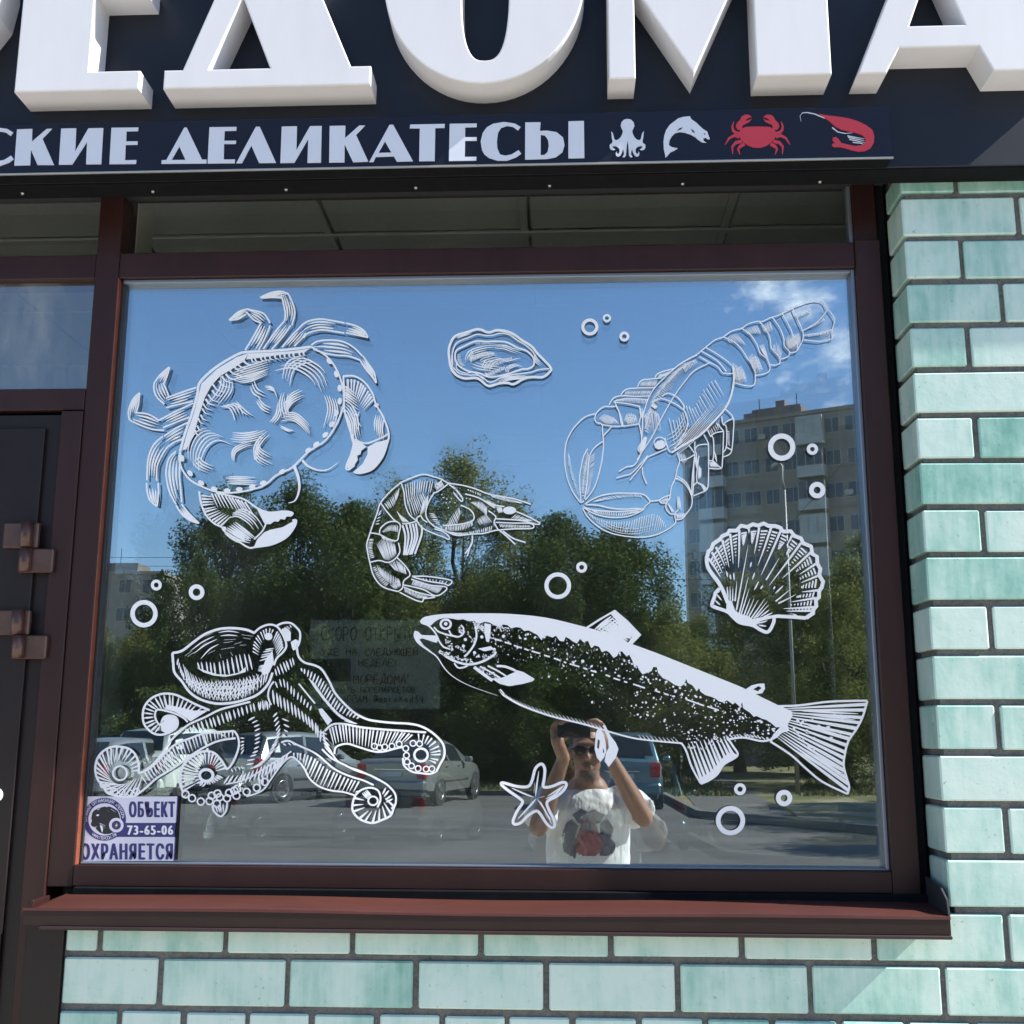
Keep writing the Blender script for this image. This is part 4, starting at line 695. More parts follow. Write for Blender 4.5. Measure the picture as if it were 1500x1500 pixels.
# lower right arm
d.st(Q([(150,880),(200,868),(270,900),(360,940),(420,980),(500,1050),(570,1090),(650,1120),(720,1142),(785,1172)]), 13); d.st(Q([(430,925),(500,990),(580,1030),(660,1070),(750,1100),(830,1140),(890,1180),(935,1240),(932,1310),(905,1332)]), 13); d.st(Q([(610,1045),(720,1085),(820,1140)]), 9)
d.st(Q([(170,1010),(222,978),(270,1010),(310,1060),(340,1120),(380,1160),(430,1190),(500,1210),(580,1220),(655,1242)]), 12); d.h(Q([(220,950),(300,955),(380,990),(450,1050),(530,1090),(620,1130),(700,1150)]), Q([(225,975),(290,1020),(335,1100),(400,1165),(490,1200),(580,1215),(660,1220)]), 32, 13, 'e'); d.h(Q([(150,890),(220,880),(290,905)]), Q([(170,900),(250,900),(320,925)]), 8, 9)
TC = Q([(660,1240),(642,1290),(640,1345),(670,1390),(720,1420),(780,1432),(840,1412),(900,1382),(920,1335),(932,1300)]); d.st(TC, 15); d.ring(1172+780, 1280, 30, 12, 1.1, 18); d.st(Q([(660,1240),(700,1205),(760,1190),(815,1210),(832,1270),(810,1325)]), 13); d.h(TC, Q([(725,1265),(715,1290),(720,1320),(745,1345),(770,1350),(800,1345),(830,1330),(850,1300),(860,1270),(865,1250)]), 17, 16, 'e'); d.h(Q([(860,1180),(900,1220),(920,1280)]), Q([(840,1230),(860,1260),(870,1300)]), 6, 13); d.h(Q([(700,1230),(740,1200)]), Q([(740,1270),(775,1245)]), 5, 12)
d.build('octopus_sticker', 'white engraved octopus sticker with curling arms in the lower left', 'sticker', 'white seafood stickers on the glass')

# ---- salmon
d = Decal(580, 860, 2.0833); rn = random.Random(3)
jag = [(1188,425),(1160,428),(1145,415),(1130,405),(1118,402),(1100,393),(1092,396),(1080,383),(1060,370),(1056,352),(1050,366),(1035,352),(1028,358),(1010,345),(1000,352),(985,348),(975,340),(960,334),(945,330),(930,320),(925,308),(918,318),(905,300),(890,292),(886,280),(880,296),(868,304),(850,298),(830,284),(815,278),(800,262),(796,244),(785,244),(780,256),(765,262),(752,266),(742,252),(735,238),(728,246),(722,226),(712,206),(704,212),(690,196),(680,198),(675,210),(664,216),(652,200),(642,194),(628,198),(620,182),(606,178),(596,186),(586,164),(572,168),(562,158),(552,172),(540,166),(530,158),(518,152),(512,166),(500,164),(488,148),(478,154),(462,148),(450,152),(444,162),(432,146),(420,140),(405,132),(392,134),(380,124),(366,122),(352,126),(340,116),(325,114),(312,120),(300,116),(285,108),(270,106),(255,112),(240,104),(222,104),(205,98),(190,100),(170,96),(150,94),(132,98),(118,106),(108,116),(98,120),(86,112)]
top = [(75,102),(82,94),(100,88),(150,82),(250,80),(350,82),(450,92),(540,112),(640,140),(700,166),(800,203),(900,243),(1000,283),(1060,308),(1120,338),(1165,360),(1192,378),(1205,400)]
d.fl(smooth(top)+jag)
d.ring(152, 113, 14, 7, 1.1, 22); d.dot(152, 112, 6)
d.st([(75,102),(80,110),(100,118),(120,140),(132,165),(145,182),(162,188)], 5); d.st([(60,134),(57,150),(68,170),(100,194),(125,213),(150,250),(180,277),(230,303),(310,331)], 5.5, 'e')
d.fl([(60,133),(68,136),(78,146),(122,148),(130,160),(124,170),(110,166),(98,162),(80,156),(72,160),(84,178),(100,190),(112,200),(98,192),(72,172),(60,156)])
d.st([(242,120),(246,150),(236,180),(218,204),(208,212)], 6); d.st([(150,210),(180,226),(220,236),(262,228),(300,206),(302,196)], 7); d.st([(162,132),(170,146),(188,152),(204,144),(206,126),(198,116)], 5); d.st([(116,122),(130,136),(160,146),(190,152)], 5); d.fl([(270,110),(290,114),(288,150),(284,168),(276,166),(270,140)]); d.fl([(250,188),(290,180),(300,190),(270,196)]); d.st([(178,232),(190,246),(210,244),(220,238)], 5)
def speck(x0, y0, x1, y1, n, r=2.2):
    for _ in range(n): t = rn.random(); d.dot(x0+(x1-x0)*t+rn.gauss(0, 4), y0+(y1-y0)*t+rn.gauss(0, 4), rn.uniform(.5, 1)*r, rn.uniform(1, 1.8), rn.random()*3, 6)
for a in [(150,150,175,195,30),(145,205,240,232,60),(190,120,205,145,18),(240,112,270,130,40),(255,112,285,160,24),(130,195,180,220,26),(220,90,260,130,14),(240,215,295,205,26),(250,240,330,290,40),(300,115,345,130,30),(285,120,300,170,10),(215,140,240,165,12),(180,180,215,200,18)]: speck(*a)
for x, y in [(262,152),(212,160),(206,180),(240,200),(328,150),(300,190)]: d.dot(x, y, 5)
d.set(600, 880, 5.769); d.fl([(690,655),(760,655),(815,638),(845,622),(892,602),(900,585),(960,602),(1056,660),(1040,680),(960,702),(840,722),(760,702)])
for p, w in [([(595,555),(680,600),(765,652)],13),([(660,550),(740,590),(815,636)],14),([(735,552),(800,555),(860,575),(895,592)],20),([(545,560),(610,610),(700,675)],26)]: d.st(p, w)
d.set(580, 860, 2.0833)
bel = [(325,328),(380,360),(470,393),(560,415),(620,432),(700,455),(760,466),(875,477)]; d.st(bel, 5)
bs = smooth(bel)
for i in range(46):
    p = at(bs, i/46)
    if .60 < i/46 < .78: continue
    d.st([p, (p[0]-12, p[1]-15)], 3.6, 'e')
d.st([(318,312),(330,326)], 4); d.st([(1010,466),(1060,459),(1120,470),(1162,456),(1180,430)], 6); d.h([(1010,462),(1080,458),(1130,466)], [(1000,452),(1066,448),(1118,456)], 11, 4, 'e')
for a, b in [((300,158),(322,164)),((332,168),(352,174)),((360,178),(384,186)),((392,188),(405,193)),((414,195),(440,203)),((452,208),(470,213)),((482,217),(502,224)),((512,228),(520,231)),((530,234),(560,243)),((572,247),(584,251)),((594,254),(612,260)),((640,268),(654,273)),((664,278),(684,284)),((696,288),(706,291)),((724,296),(760,308)),((790,316),(806,321)),((818,325),(832,329)),((884,342),(940,362)),((950,364),(985,376))]: d.st([a, b], 4.5)
jy = lambda x: next((p[1] for p in reversed(jag) if p[0] >= x), 120)
def by(x): return 330+(x-325)*.27 if x > 325 else 250+(x-150)*.45
for _ in range(820):
    x = rn.uniform(300, 1160); a, b = jy(x)+4, by(x)-8
    if x > 880: b = min(b, 470)
    lo = .62 if x < 560 else (.8 if x < 820 else 1.0)
    t = rn.random()**1.5; y = a+(b-a)*t*lo
    if 330 < x < 430 and y > 225: continue
    if rn.random() < .35: continue
    if x < 720 and rn.random() < .6:
        an = rn.choice([1.1, 1.4, 1.9, 2.1]); l = rn.uniform(3, 8); d.st([(x, y), (x+l*math.cos(an), y+l*math.sin(an))], 3, 'b')
    else: d.dot(x, y, rn.choice([1.3, 1.6, 2, 2.6, 3.4]), rn.uniform(1, 1.5), rn.random()*3, 6)
for x, y, r in [(570,226,5),(600,268,3.5),(330,149,4),(690,235,3)]: d.dot(x, y, r)
# fins
d.st([(572,131),(620,100),(668,72),(706,105),(746,146),(714,178)], 6, sm=False); d.fl([(655,82),(668,72),(746,146),(714,178),(705,174),(722,152)]); d.h([(596,132),(630,108),(662,82)], [(705,172),(716,160),(730,148)], 9, 8, 'b', t0=.02, gap=.1)
d.h([(600,128),(640,140),(690,160)], [(652,86),(690,106),(728,142)], 9, 7)
d.fl([(1058,318),(1085,300),(1105,295),(1124,294),(1126,310),(1118,324),(1090,328)], holes=[[(1090,312),(1104,318),(1116,308),(1106,302)]])
d.set(960, 940, 4.286)
tr = [(1330,372),(1302,468),(1262,548),(1212,622),(1190,700),(1182,780),(1202,860),(1216,912),(1206,956)]; d.st(tr, 14); d.st([(755,405),(900,400),(1100,376),(1330,370)], 13); d.st([(720,625),(850,710),(950,800),(1050,880),(1206,956)], 13)
d.fl([(740,400),(800,410),(860,440),(860,470),(830,520),(840,560),(800,570),(760,600),(720,625),(740,580),(780,540),(760,480)])
d.h([(800,415),(830,455),(820,500),(815,545),(800,575),(760,605)], tr, 15, 21, 's', jit=.25); d.h([(900,420),(960,480),(950,560),(920,640),(860,690)], [(1290,420),(1240,520),(1180,620),(1170,760),(1190,900)], 9, 12)
for _ in range(60):
    t = rn.random(); u = rn.uniform(.15, .95); a = (800, 500); b = at(tr, t); d.dot(a[0]+(b[0]-a[0])*u, a[1]+(b[1]-a[1])*u, rn.uniform(3, 7), rn.uniform(1, 2.2), math.atan2(b[1]-a[1], b[0]-a[0]), 6)
d.st([(150,635),(170,645),(195,690),(230,790),(285,890)], 12); d.st([(285,892),(340,868),(390,830),(430,770),(515,715),(490,660),(448,600)], 13); d.fl([(285,890),(290,850),(340,820),(390,770),(430,720),(480,690),(515,712),(430,772),(390,832),(340,870)]); d.h([(195,640),(260,625),(330,610),(440,600)], [(280,880),(345,835),(410,770),(495,700)], 10, 20, 's')
for _ in range(50): d.dot(rn.uniform(200, 440), rn.uniform(590, 680), rn.uniform(3, 6), 1.3, rn.random()*3, 6)
d.set(640, 900, 4.053); d.fl([(945,700),(962,668),(985,700),(1002,760),(1006,810),(995,845),(970,876),(950,850),(936,800)], holes=[[(955,740),(950,790),(962,800),(968,750)],[(985,790),(985,825),(995,815)]]); d.fl([(985,655),(1000,660),(1030,720),(1062,762),(1078,800),(1062,850),(1020,906),(996,872),(1004,822),(1020,790),(1016,745),(1000,700)])
d.build('salmon_sticker', 'long white salmon sticker with speckled flank across the lower right', 'sticker', 'white seafood stickers on the glass')

# ---- starfish
d = Decal(640, 900, 4.053)
d.st([(620,888),(640,915),(638,970),(632,1022),(680,1022),(740,998),(768,1005),(755,1040),(710,1080),(655,1112),(665,1160),(695,1220),(697,1256),(680,1265),(650,1240),(610,1180),(585,1168),(540,1195),(500,1235),(465,1246),(452,1228),(475,1170),(508,1118),(495,1095),(430,1050),(384,1012),(395,1000),(470,1020),(540,1022),(565,985),(585,915)], 17, closed=True)
for p in [[(585,1080),(592,1020),(605,930)],[(576,1060),(580,1000)],[(592,1000),(605,940)],[(575,1085),(520,1065),(443,1030)],[(590,1092),(560,1130),(520,1170)],[(575,1105),(540,1150),(480,1215)],[(595,1095),(640,1160),(682,1245)],[(615,1110),(650,1180),(680,1220)],[(645,1095),(700,1070),(755,1015)],[(655,1080),(705,1050),(750,1018)],[(600,1090),(640,1080)],[(640,1185),(655,1210)]]: d.st(p, 10, 'b')
d.build('starfish_sticker', 'small white five armed starfish sticker low in the window', 'sticker', 'white seafood stickers on the glass')

# ---- scallop
d = Decal(1020, 750, 7.5)
so_ = [(112,510),(135,430),(165,405),(185,350),(260,300),(285,265),(345,240),(360,205),(440,205),(490,150),(560,165),(620,135),(680,150),(740,125),(790,152),(870,155),(925,175),(955,215),(1040,212),(1075,262),(1150,290),(1175,345),(1260,378),(1275,462),(1325,490),(1330,570),(1362,625),(1350,695),(1392,765),(1378,825),(1348,870),(1348,935),(1312,970),(1318,1035),(1285,1072),(1285,1110),(1205,1165)]
d.st(so_, 44, sm=False); d.st([(1205,1165),(1080,1155),(960,1148),(865,1150),(850,1210),(815,1285),(775,1320),(705,1295),(620,1245),(480,1215),(405,1155),(340,1095),(190,1040),(172,1010),(200,930),(210,890),(255,840)], 38); d.st([(112,510),(125,600),(180,690),(240,770),(290,860),(330,960),(360,1030),(380,1090)], 42)
d.fl([(330,1030),(345,960),(390,980),(425,1080),(480,1120),(560,1140),(620,1175),(720,1155),(860,1130),(880,1155),(700,1200),(650,1255),(480,1230),(400,1170),(330,1100)])
ribs = [((135,510),(265,715)),((170,440),(285,668)),((215,385),(312,590)),((285,310),(360,607)),((370,240),(405,570)),((472,200),(462,612)),((575,180),(575,235)),((690,170),(635,458)),((822,170),(675,590)),((930,200),(710,697)),((1050,260),(990,370)),((1150,340),(800,808)),((1260,440),(942,730)),((1310,570),(1132,685)),((1360,690),(1148,778)),((1340,860),(1160,878)),((1310,945),(1042,988)),((1290,1045),(960,1062)),((1270,1085),(990,1090))]
for a, b in ribs: d.st([a, ((a[0]+b[0])/2+3, (a[1]+b[1])/2), b], 27, 'e')
for (a, b), (c, e_) in zip(ribs, ribs[1:]):
    L1 = math.hypot(a[0]-b[0], a[1]-b[1]); L2 = math.hypot(c[0]-e_[0], c[1]-e_[1])
    for k in range(7):
        s_ = 42+k*36; p = at([a, b], min(s_/L1, 1)); q = at([c, e_], min(s_/L2, 1))
        if s_ > L1 and s_ > L2 or s_ > 300: break
        sh = .20+.035*k; d.st([(p[0]+(q[0]-p[0])*sh, p[1]+(q[1]-p[1])*sh), (q[0]+(p[0]-q[0])*sh, q[1]+(p[1]-q[1])*sh)], 19-1.3*k, sm=False)
for a, b in [((570,362),(440,1080)),((570,715),(468,1130)),((445,762),(425,980)),((580,840),(490,1130)),((590,950),(520,1140)),((635,950),(545,1155)),((680,965),(570,1160)),((755,950),(600,1170)),((780,980),(630,1170)),((795,1020),(660,1160)),((800,1075),(700,1150)),((838,1105),(720,1160)),((400,830),(398,980)),((370,815),(372,965)),((338,820),(350,960)),((910,505),(765,748)),((605,548),(592,607)),((640,665),(615,742)),((685,760),(635,858)),((730,805),(705,848)),((330,650),(345,715)),((370,685),(378,742)),((410,668),(415,748)),((955,808),(865,895)),((1030,850),(870,982)),((1095,905),(900,1005)),((865,815),(845,848)),((300,840),(315,890)),((220,900),(278,970)),((205,970),(262,1020)),((230,880),(255,872)),((780,1195),(655,1225)),((770,1255),(680,1240)),((1110,1140),(1055,1120))]: d.st([b, ((a[0]+b[0])/2, (a[1]+b[1])/2+2), a], 17, 'e' if math.hypot(a[0]-b[0], a[1]-b[1]) > 150 else 'b')
d.build('scallop_sticker', 'white ribbed scallop shell sticker at the right of the window', 'sticker', 'white seafood stickers on the glass')

# ---- bubbles
where = ['largest of three rings above the lobster', 'smallest of three rings above the lobster', 'lowest of three rings above the lobster', 'largest of three rings right of the lobster', 'smallest of three rings right of the lobster', 'lowest of three rings right of the lobster', 'larger of two rings between shrimp and scallop', 'smaller of two rings between shrimp and scallop', 'smallest of three rings above the octopus', 'rightmost of three rings above the octopus', 'largest of three rings above the octopus', 'smallest of three rings under the salmon tail', 'rightmost of three rings under the salmon tail', 'largest of three rings under the salmon tail']
for (x, y, r, w), lab in zip([(864,479,12.5,4.6),(889,466,6,3),(914.5,493,7.3,4),(1145,655,20,7.5),(1190,658,8.3,5),(1197,718,12,7),(817,858,19.5,6),(852,831,8,4.5),(229,857,8,4.5),(288,867.5,11.5,6),(211,899,20,6.5),(1084,1156,8.7,4.8),(1148.5,1169,12,7),(1070,1202,21.5,7)], where):
    d = Decal(0, 0, 1); d.ring(x, y, r-w/2, w, 1, 48); d.build('bubble_sticker', 'white bubble ring sticker, '+lab, 'sticker', 'white bubble rings on the glass')

# ---- security company sticker and hand-written notice
def text_loops(s, off=0.0):
    cu = bpy.data.curves.new('t', 'FONT'); cu.body = s; cu.offset = off; cu.space_character = 1.28; cu.resolution_u = 3; o = bpy.data.objects.new('t', cu); COL.objects.link(o)
    dg = bpy.context.evaluated_depsgraph_get(); me = bpy.data.meshes.new_from_object(o.evaluated_get(dg)); v = [tuple(p.co[:2]) for p in me.vertices]; f = [tuple(p.vertices) for p in me.polygons]
    bpy.data.objects.remove(o); bpy.data.curves.remove(cu); bpy.data.meshes.remove(me); return v, f
def put_text(s, fn, bx, name, m, parent, off=0, lay=0, bold=5, reps=7):
    """letters stretched into the box bx=(x0,y0,x1,y1) of a local frame; fn maps it to the scene"""
    v, f = text_loops(s, off); x0, x1 = min(p[0] for p in v), max(p[0] for p in v); y0, y1 = min(p[1] for p in v), max(p[1] for p in v)
    vv, ff = [], []
    for q, (ex, ey) in enumerate(((0, 0), (1, 0), (-1, 0), (.6, .6), (-.6, -.6), (2, 0), (-2, 0))[:reps]):
        b = len(vv); vv += [fn(bx[0]+(p[0]-x0)/(x1-x0)*(bx[2]-bx[0])+ex*bold, bx[3]+(p[1]-y0)/(y1-y0)*(bx[1]-bx[3])+ey*bold, lay+.06*q) for p in v]; ff += [tuple(b+k for k in t) for t in f]
    return mobj(name, mesh(name, vv, ff), m, parent)
M['stick'] = mat('sticker_white', (.72, .70, .80), .4); M['navy'] = mat('sticker_navy', (.035, .03, .17), .4); M['sblack'] = mat('sticker_black', (.012, .013, .018), .4); M['yellow'] = mat('sticker_yellow', (.75, .65, .12), .4); M['stickw'] = mat('sticker_bright', (.85, .85, .88), .4)
def SF(x, y, lay=0): p = W(100+x/7.5, 1140+y/7.5, GL); return (p.x, GL-.0004-.00012*lay, p.z)
sec = tag(empty('security_sticker', SF(620, 900)), 'white and navy security company sticker in the bottom left corner of the glass', 'sticker')
def sflat(name, pts, m, lay, parent=sec): return mobj(name, mesh(name, [SF(x, y, lay) for x, y in pts], [tuple(range(len(pts)))] if len(pts) < 5 else [tuple(t) for t in tessellate_polygon([[Vector((x, y, 0)) for x, y in pts]])]), m, parent)
def circ(cx, cy, r, n=40): return [(cx+r*math.cos(2*math.pi*i/n), cy+r*math.sin(2*math.pi*i/n)) for i in range(n)]
sflat('backing', [(150,200),(1208,200),(1166,908),(92,912)], M['stick'], 0)
sflat('border', [(146,200),(160,200),(104,912),(90,912)], M['navy'], 1); sflat('border', [(1198,200),(1210,200),(1168,908),(1157,908)], M['navy'], 1)
sflat('navy_band', [(540,490),(1192,490),(1182,645),(500,645)], M['navy'], 1)
sflat('emblem_ring', circ(400,450,236), M['navy'], 2); sflat('emblem_field', circ(400,452,178), M['stick'], 3)
sflat('panther_head', [(262,400),(268,375),(290,350),(330,330),(370,318),(405,310),(425,318),(440,310),(462,312),(480,320),(510,335),(545,360),(562,400),(572,440),(560,500),(540,555),(500,595),(450,612),(400,615),(350,598),(318,570),(300,545),(322,522),(296,538),(270,530),(250,515),(252,490),(262,470),(254,440)], M['sblack'], 4)
sflat('panther_eye', [(305,405),(330,395),(345,405),(325,418)], M['stickw'], 5); sflat('panther_fang', [(348,515),(375,525),(384,560),(374,600),(362,560)], M['stickw'], 5)
for a, b in (((345,490),(410,520)),((350,500),(405,540)),((360,512),(395,552)),((320,345),(350,330)),((470,335),(520,370)),((440,345),(455,372))): sflat('whisker', [a, (a[0]+3, a[1]+7), (b[0]+2, b[1]+4), b], M['stick'], 5)
sflat('badge', circ(530,515,80), M['stick'], 6); sflat('badge_disc', circ(530,515,50), M['navy'], 7); sflat('badge_bolt', [(540,482),(515,525),(530,525),(522,550),(548,508),(532,508)], M['yellow'], 8)
put_text('ОБЪЕКТ', SF, (676,256,1166,428), 'lettering', M['navy'], sec, 0, 2)
put_text('73-65-06', SF, (655,520,1148,620), 'lettering', M['stickw'], sec, 0, 3, 3.5)
put_text('ОХРАНЯЕТСЯ', SF, (150,716,1142,893), 'lettering', M['navy'], sec, 0, 2)
def arc_text(s, cx, cy, r, a0, a1, hgt, m, lay, flip=False):
    n = len(s); allv = []; allf = []
    for i, ch in enumerate(s):
        if ch == ' ': continue
        a = a0+(a1-a0)*(i+.5)/n; v, f = text_loops(ch, 0); k = len(allv); x0, x1 = min(p[0] for p in v), max(p[0] for p in v)
        for p in v:
            u = (p[0]-(x0+x1)/2)*hgt*1.1; q = (p[1]-.35)*hgt*1.4*(-1 if not flip else -1)
            ca, sa = math.cos(a), math.sin(a)
            if not flip: X_, Y_ = cx+(r-q)*ca-u*sa, cy+(r-q)*sa+u*ca
            else: X_, Y_ = cx+(r+q)*ca+u*sa, cy+(r+q)*sa-u*ca
            allv.append(SF(X_, Y_, lay))
        allf += [tuple(k+j for j in t) for t in f]
    mobj('lettering', mesh('arc', allv, allf), m, sec)
arc_text('ОХРАННАЯ ОРГАНИЗАЦИЯ «ПЕРСОН»', 400, 450, 208, R(172), R(358), 34, M['stickw'], 3)
arc_text('WWW.ПЕРСОН.РФ', 400, 450, 208, R(128), R(52), 34, M['stickw'], 3, True)

NY = GL+.052
def NF(x, y, lay=0): p = W(440+x/6.25, 880+y/6.25, NY); return (p.x, NY-.0003*lay, p.z)
M['paper'] = mat('notice_paper', (.72, .73, .72), .8, noise=(6, .06)); M['ink'] = mat('marker_ink', (.02, .02, .03), .7); M['inkred'] = mat('red_marker', (.22, .03, .04), .7)
note = tag(empty('paper_notice', NF(640, 985)), 'white paper notice with handwritten lines behind the glass beside the salmon head', 'notice')
nn = 14; mobj('sheet', (lambda g: mesh('sheet', g, [(j*(nn+1)+i, j*(nn+1)+i+1, (j+1)*(nn+1)+i+1, (j+1)*(nn+1)+i) for j in range(nn) for i in range(nn)]))([(lambda p: (p[0], p[1]+.0018*math.sin(i*.8)*math.cos(j*.6), p[2]))(NF(88+(1275-88)*i/nn, 175+(988-175)*j/nn, -6)) for j in range(nn+1) for i in range(nn+1)]), M['paper'], note)
mobj('photo_card', mesh('card', [NF(95, 535, 1), NF(462, 530, 1), NF(462, 735, 1), NF(95, 740, 1)], [(0, 1, 2, 3)]), mat('photo_card', (.03, .04, .045), .4, noise=(14, .9)), note)
ST = {'С': [[(9,1),(6,0),(2,2),(0,5),(2,9),(6,10),(9,9)]], 'К': [[(0,0),(0,10)],[(8,0),(0,6),(8,10)]], 'О': [[(5,0),(1,2),(0,6),(3,10),(7,9),(9,5),(8,1),(5,0)]], 'Р': [[(0,10),(0,0),(6,0),(8,2),(6,5),(0,5)]], 'Т': [[(0,0),(9,0)],[(4.5,0),(4.5,10)]], 'Ы': [[(0,0),(0,10),(4,10),(5,8),(4,5),(0,5)],[(8,0),(8,10)]], 'И': [[(0,0),(0,10),(8,0),(8,10)]], 'Е': [[(8,0),(0,0),(0,10),(8,10)],[(0,5),(6,5)]], 'У': [[(0,0),(4,6)],[(9,0),(4,7),(1,10)]], 'Ж': [[(0,0),(4.5,5),(0,10)],[(9,0),(4.5,5),(9,10)],[(4.5,0),(4.5,10)]], 'Н': [[(0,0),(0,10)],[(8,0),(8,10)],[(0,5),(8,5)]], 'А': [[(0,10),(5,0),(8,10)],[(2,6),(7,6)]], 'Л': [[(0,10),(4,0),(8,10)]], 'Д': [[(0,12),(0,9),(9,9),(9,12)],[(2,9),(3,0),(7,0),(7,9)]], 'Ю': [[(0,0),(0,10)],[(0,5),(4,5)],[(6,0),(4,3),(4,8),(6,10),(9,8),(9,2),(6,0)]], 'Щ': [[(0,0),(0,10),(9,10),(9,0)],[(4.5,0),(4.5,10)],[(9,10),(9,12)]], 'Й': [[(0,0),(0,10),(8,0),(8,10)],[(2,-3),(4,-2),(6,-3)]], 'М': [[(0,10),(1,0),(4.5,6),(8,0),(9,10)]], 'Ь': [[(0,0),(0,10),(6,10),(8,8),(6,5),(0,5)]], 'В': [[(0,0),(0,10),(7,9),(7,6),(0,5),(6,4),(6,1),(0,0)]], 'Г': [[(8,0),(0,0),(0,10)]], '!': [[(2,0),(1,7)],[(1,9),(1,10)]], '"': [[(1,-1),(0,2)]], '„': [[(1,9),(0,12)]], '@': [[(6,4),(4,4),(3,7),(6,7),(7,4),(7,8),(9,6),(8,1),(4,0),(0,4),(2,9),(7,10)]], 'm': [[(0,10),(0,4)],[(0,5),(3,4),(4,10)],[(4,5),(7,4),(8,10)]], 'o': [[(4,4),(1,7),(4,10),(7,7),(4,4)]], 'r': [[(1,10),(1,4)],[(1,6),(5,4)]], 'e': [[(1,7),(7,7),(5,4),(2,5),(1,8),(4,10),(7,9)]], 'h': [[(1,0),(1,10)],[(1,6),(5,4),(6,10)]], 'd': [[(6,0),(6,10)],[(6,6),(3,5),(1,8),(3,10),(6,9)]], '3': [[(1,0),(6,0),(3,4),(7,7),(4,10),(0,9)]], '4': [[(1,0),(0,6),(8,6)],[(6,1),(5,12)]]}
def hand(s, x0, y0, x1, y1, w, m):
    vs, fs = [], []; n = len(s); cw = (x1-x0)/n; rj = random.Random(len(s))
    for i, ch in enumerate(s):
        dy = rj.uniform(-.06, .06)*(y1-y0); sl = rj.uniform(-.05, .12)
        for l in ST.get(ch, []):
            c = [(x0+cw*(i+.08)+(p[0]+sl*(10-p[1]))*cw*.083, y0+dy+p[1]*(y1-y0)/10) for p in l]
            if len(c) > 2: c = smooth(c, False, 3)
            b = len(vs)
            for k, p in enumerate(c):
                a, q = c[max(k-1, 0)], c[min(k+1, len(c)-1)]; dx, dd = q[0]-a[0], q[1]-a[1]; L = math.hypot(dx, dd) or 1
                vs += [NF(p[0]-dd/L*w/2, p[1]+dx/L*w/2, 2), NF(p[0]+dd/L*w/2, p[1]-dx/L*w/2, 2)]
            fs += [(b+2*k, b+2*k+1, b+2*k+3, b+2*k+2) for k in range(len(c)-1)]
    mobj('handwriting', mesh('hand', vs, fs), m, note)
hand('СКОРО ОТКРЫТИЕ', 185, 245, 1130, 365, 9, M['ink']); hand('УЖЕ НА СЛЕДУЮЩЕЙ', 195, 440, 1085, 500, 9, M['ink']); hand('НЕДЕЛЕ!', 530, 540, 915, 600, 8, M['ink']); hand('„МОРЕДОМА"', 420, 680, 1040, 760, 9, M['inkred']); hand('СЕТЬ МОРЕМАРКЕТОВ', 335, 790, 1055, 840, 8, M['ink']); hand('ИНСТАГРАМ @morehod34', 190, 870, 1140, 930, 8, M['ink'])

# ================================================================== the street behind the photographer, seen in the glass
def Vg(px, py, z=0.0):
    """point on the ground seen in the glass"""
    d = _f+_r*((px-750)/FPX)-_u*((py-750)/FPX); t = (z-CAM.z)/d.z; p = CAM+d*t; return Vector((p.x, 2*MIR-p.y, z))
def sheet(name, pts, m, z, kind='structure'):
    me = mesh(name, [(p[0], p[1], z) for p in pts], [tuple(t) for t in tessellate_polygon([[Vector((p[0], p[1], 0)) for p in pts]])])
    if me.polygons and me.polygons[0].normal.z < 0: me.flip_normals()
    return tag(mobj(name, me, m), kind=kind)
def two_tone(name, c1, c2, sc, lo=.42, hi=.58, rough=.9, st=(1, 1, 1), bump=None):
    m = mat(name, c1, rough, bump=bump); nt = m.node_tree; N = nt.nodes.new; L = nt.links.new
    t = N('ShaderNodeTexCoord'); mp = N('ShaderNodeMapping'); mp.inputs['Scale'].default_value = st; L(t.outputs['Object'], mp.inputs[0])
    n = N('ShaderNodeTexNoise'); n.inputs['Scale'].default_value = sc; n.inputs['Detail'].default_value = 7; n.inputs['Roughness'].default_value = .65; L(mp.outputs[0], n.inputs['Vector'])
    r = N('ShaderNodeValToRGB'); r.color_ramp.elements[0].position = lo; r.color_ramp.elements[0].color = (*c1, 1); r.color_ramp.elements[1].position = hi; r.color_ramp.elements[1].color = (*c2, 1)
    L(n.outputs['Fac'], r.inputs[0]); L(r.outputs[0], nt.nodes['Principled BSDF'].inputs['Base Color']); return m
M['asphalt'] = two_tone('worn_asphalt', (.06, .06, .056), (.125, .12, .11), .5, lo=.3, hi=.7, st=(.6, 1.6, 1), bump=(30, .3))
M['concrete'] = mat('pale_concrete', (.56, .52, .45), .9, noise=(3, .12), bump=(40, .3))
M['kerb'] = mat('kerb_stone', (.16, .155, .145), .9, noise=(8, .2))
M['lawn'] = two_tone('dry_lawn', (.10, .115, .035), (.25, .21, .105), .55)
M['earth'] = two_tone('dusty_earth', (.36, .30, .20), (.20, .18, .09), .8)
ground = sheet('ground', [(-500, .3), (-500, -900), (500, -900), (500, .3)], M['lawn'], -.02)
sheet('pavement', [(-30, .05), (-30, -8.6), (30, -8.6), (30, .05)], M['concrete'], 0)
def kerb(p, q, w=.15, h=.13, name='kerb'):
    p, q = Vector((p[0], p[1], 0)), Vector((q[0], q[1], 0)); u = (q-p).normalized(); n = Vector((-u.y, u.x, 0))*w/2; bm = bmesh.new()
    vs = [bm.verts.new(v) for v in (p-n, q-n, q+n, p+n)]; vt = [bm.verts.new(v.co+Vector((0, 0, h))) for v in vs]
    bm.faces.new(vt); [bm.faces.new((vs[i], vs[(i+1) % 4], vt[(i+1) % 4], vt[i])) for i in range(4)]; bmesh.ops.recalc_face_normals(bm, faces=bm.faces)
    return tag(mobj(name, bm_mesh(bm, name), M['kerb']), kind='structure')
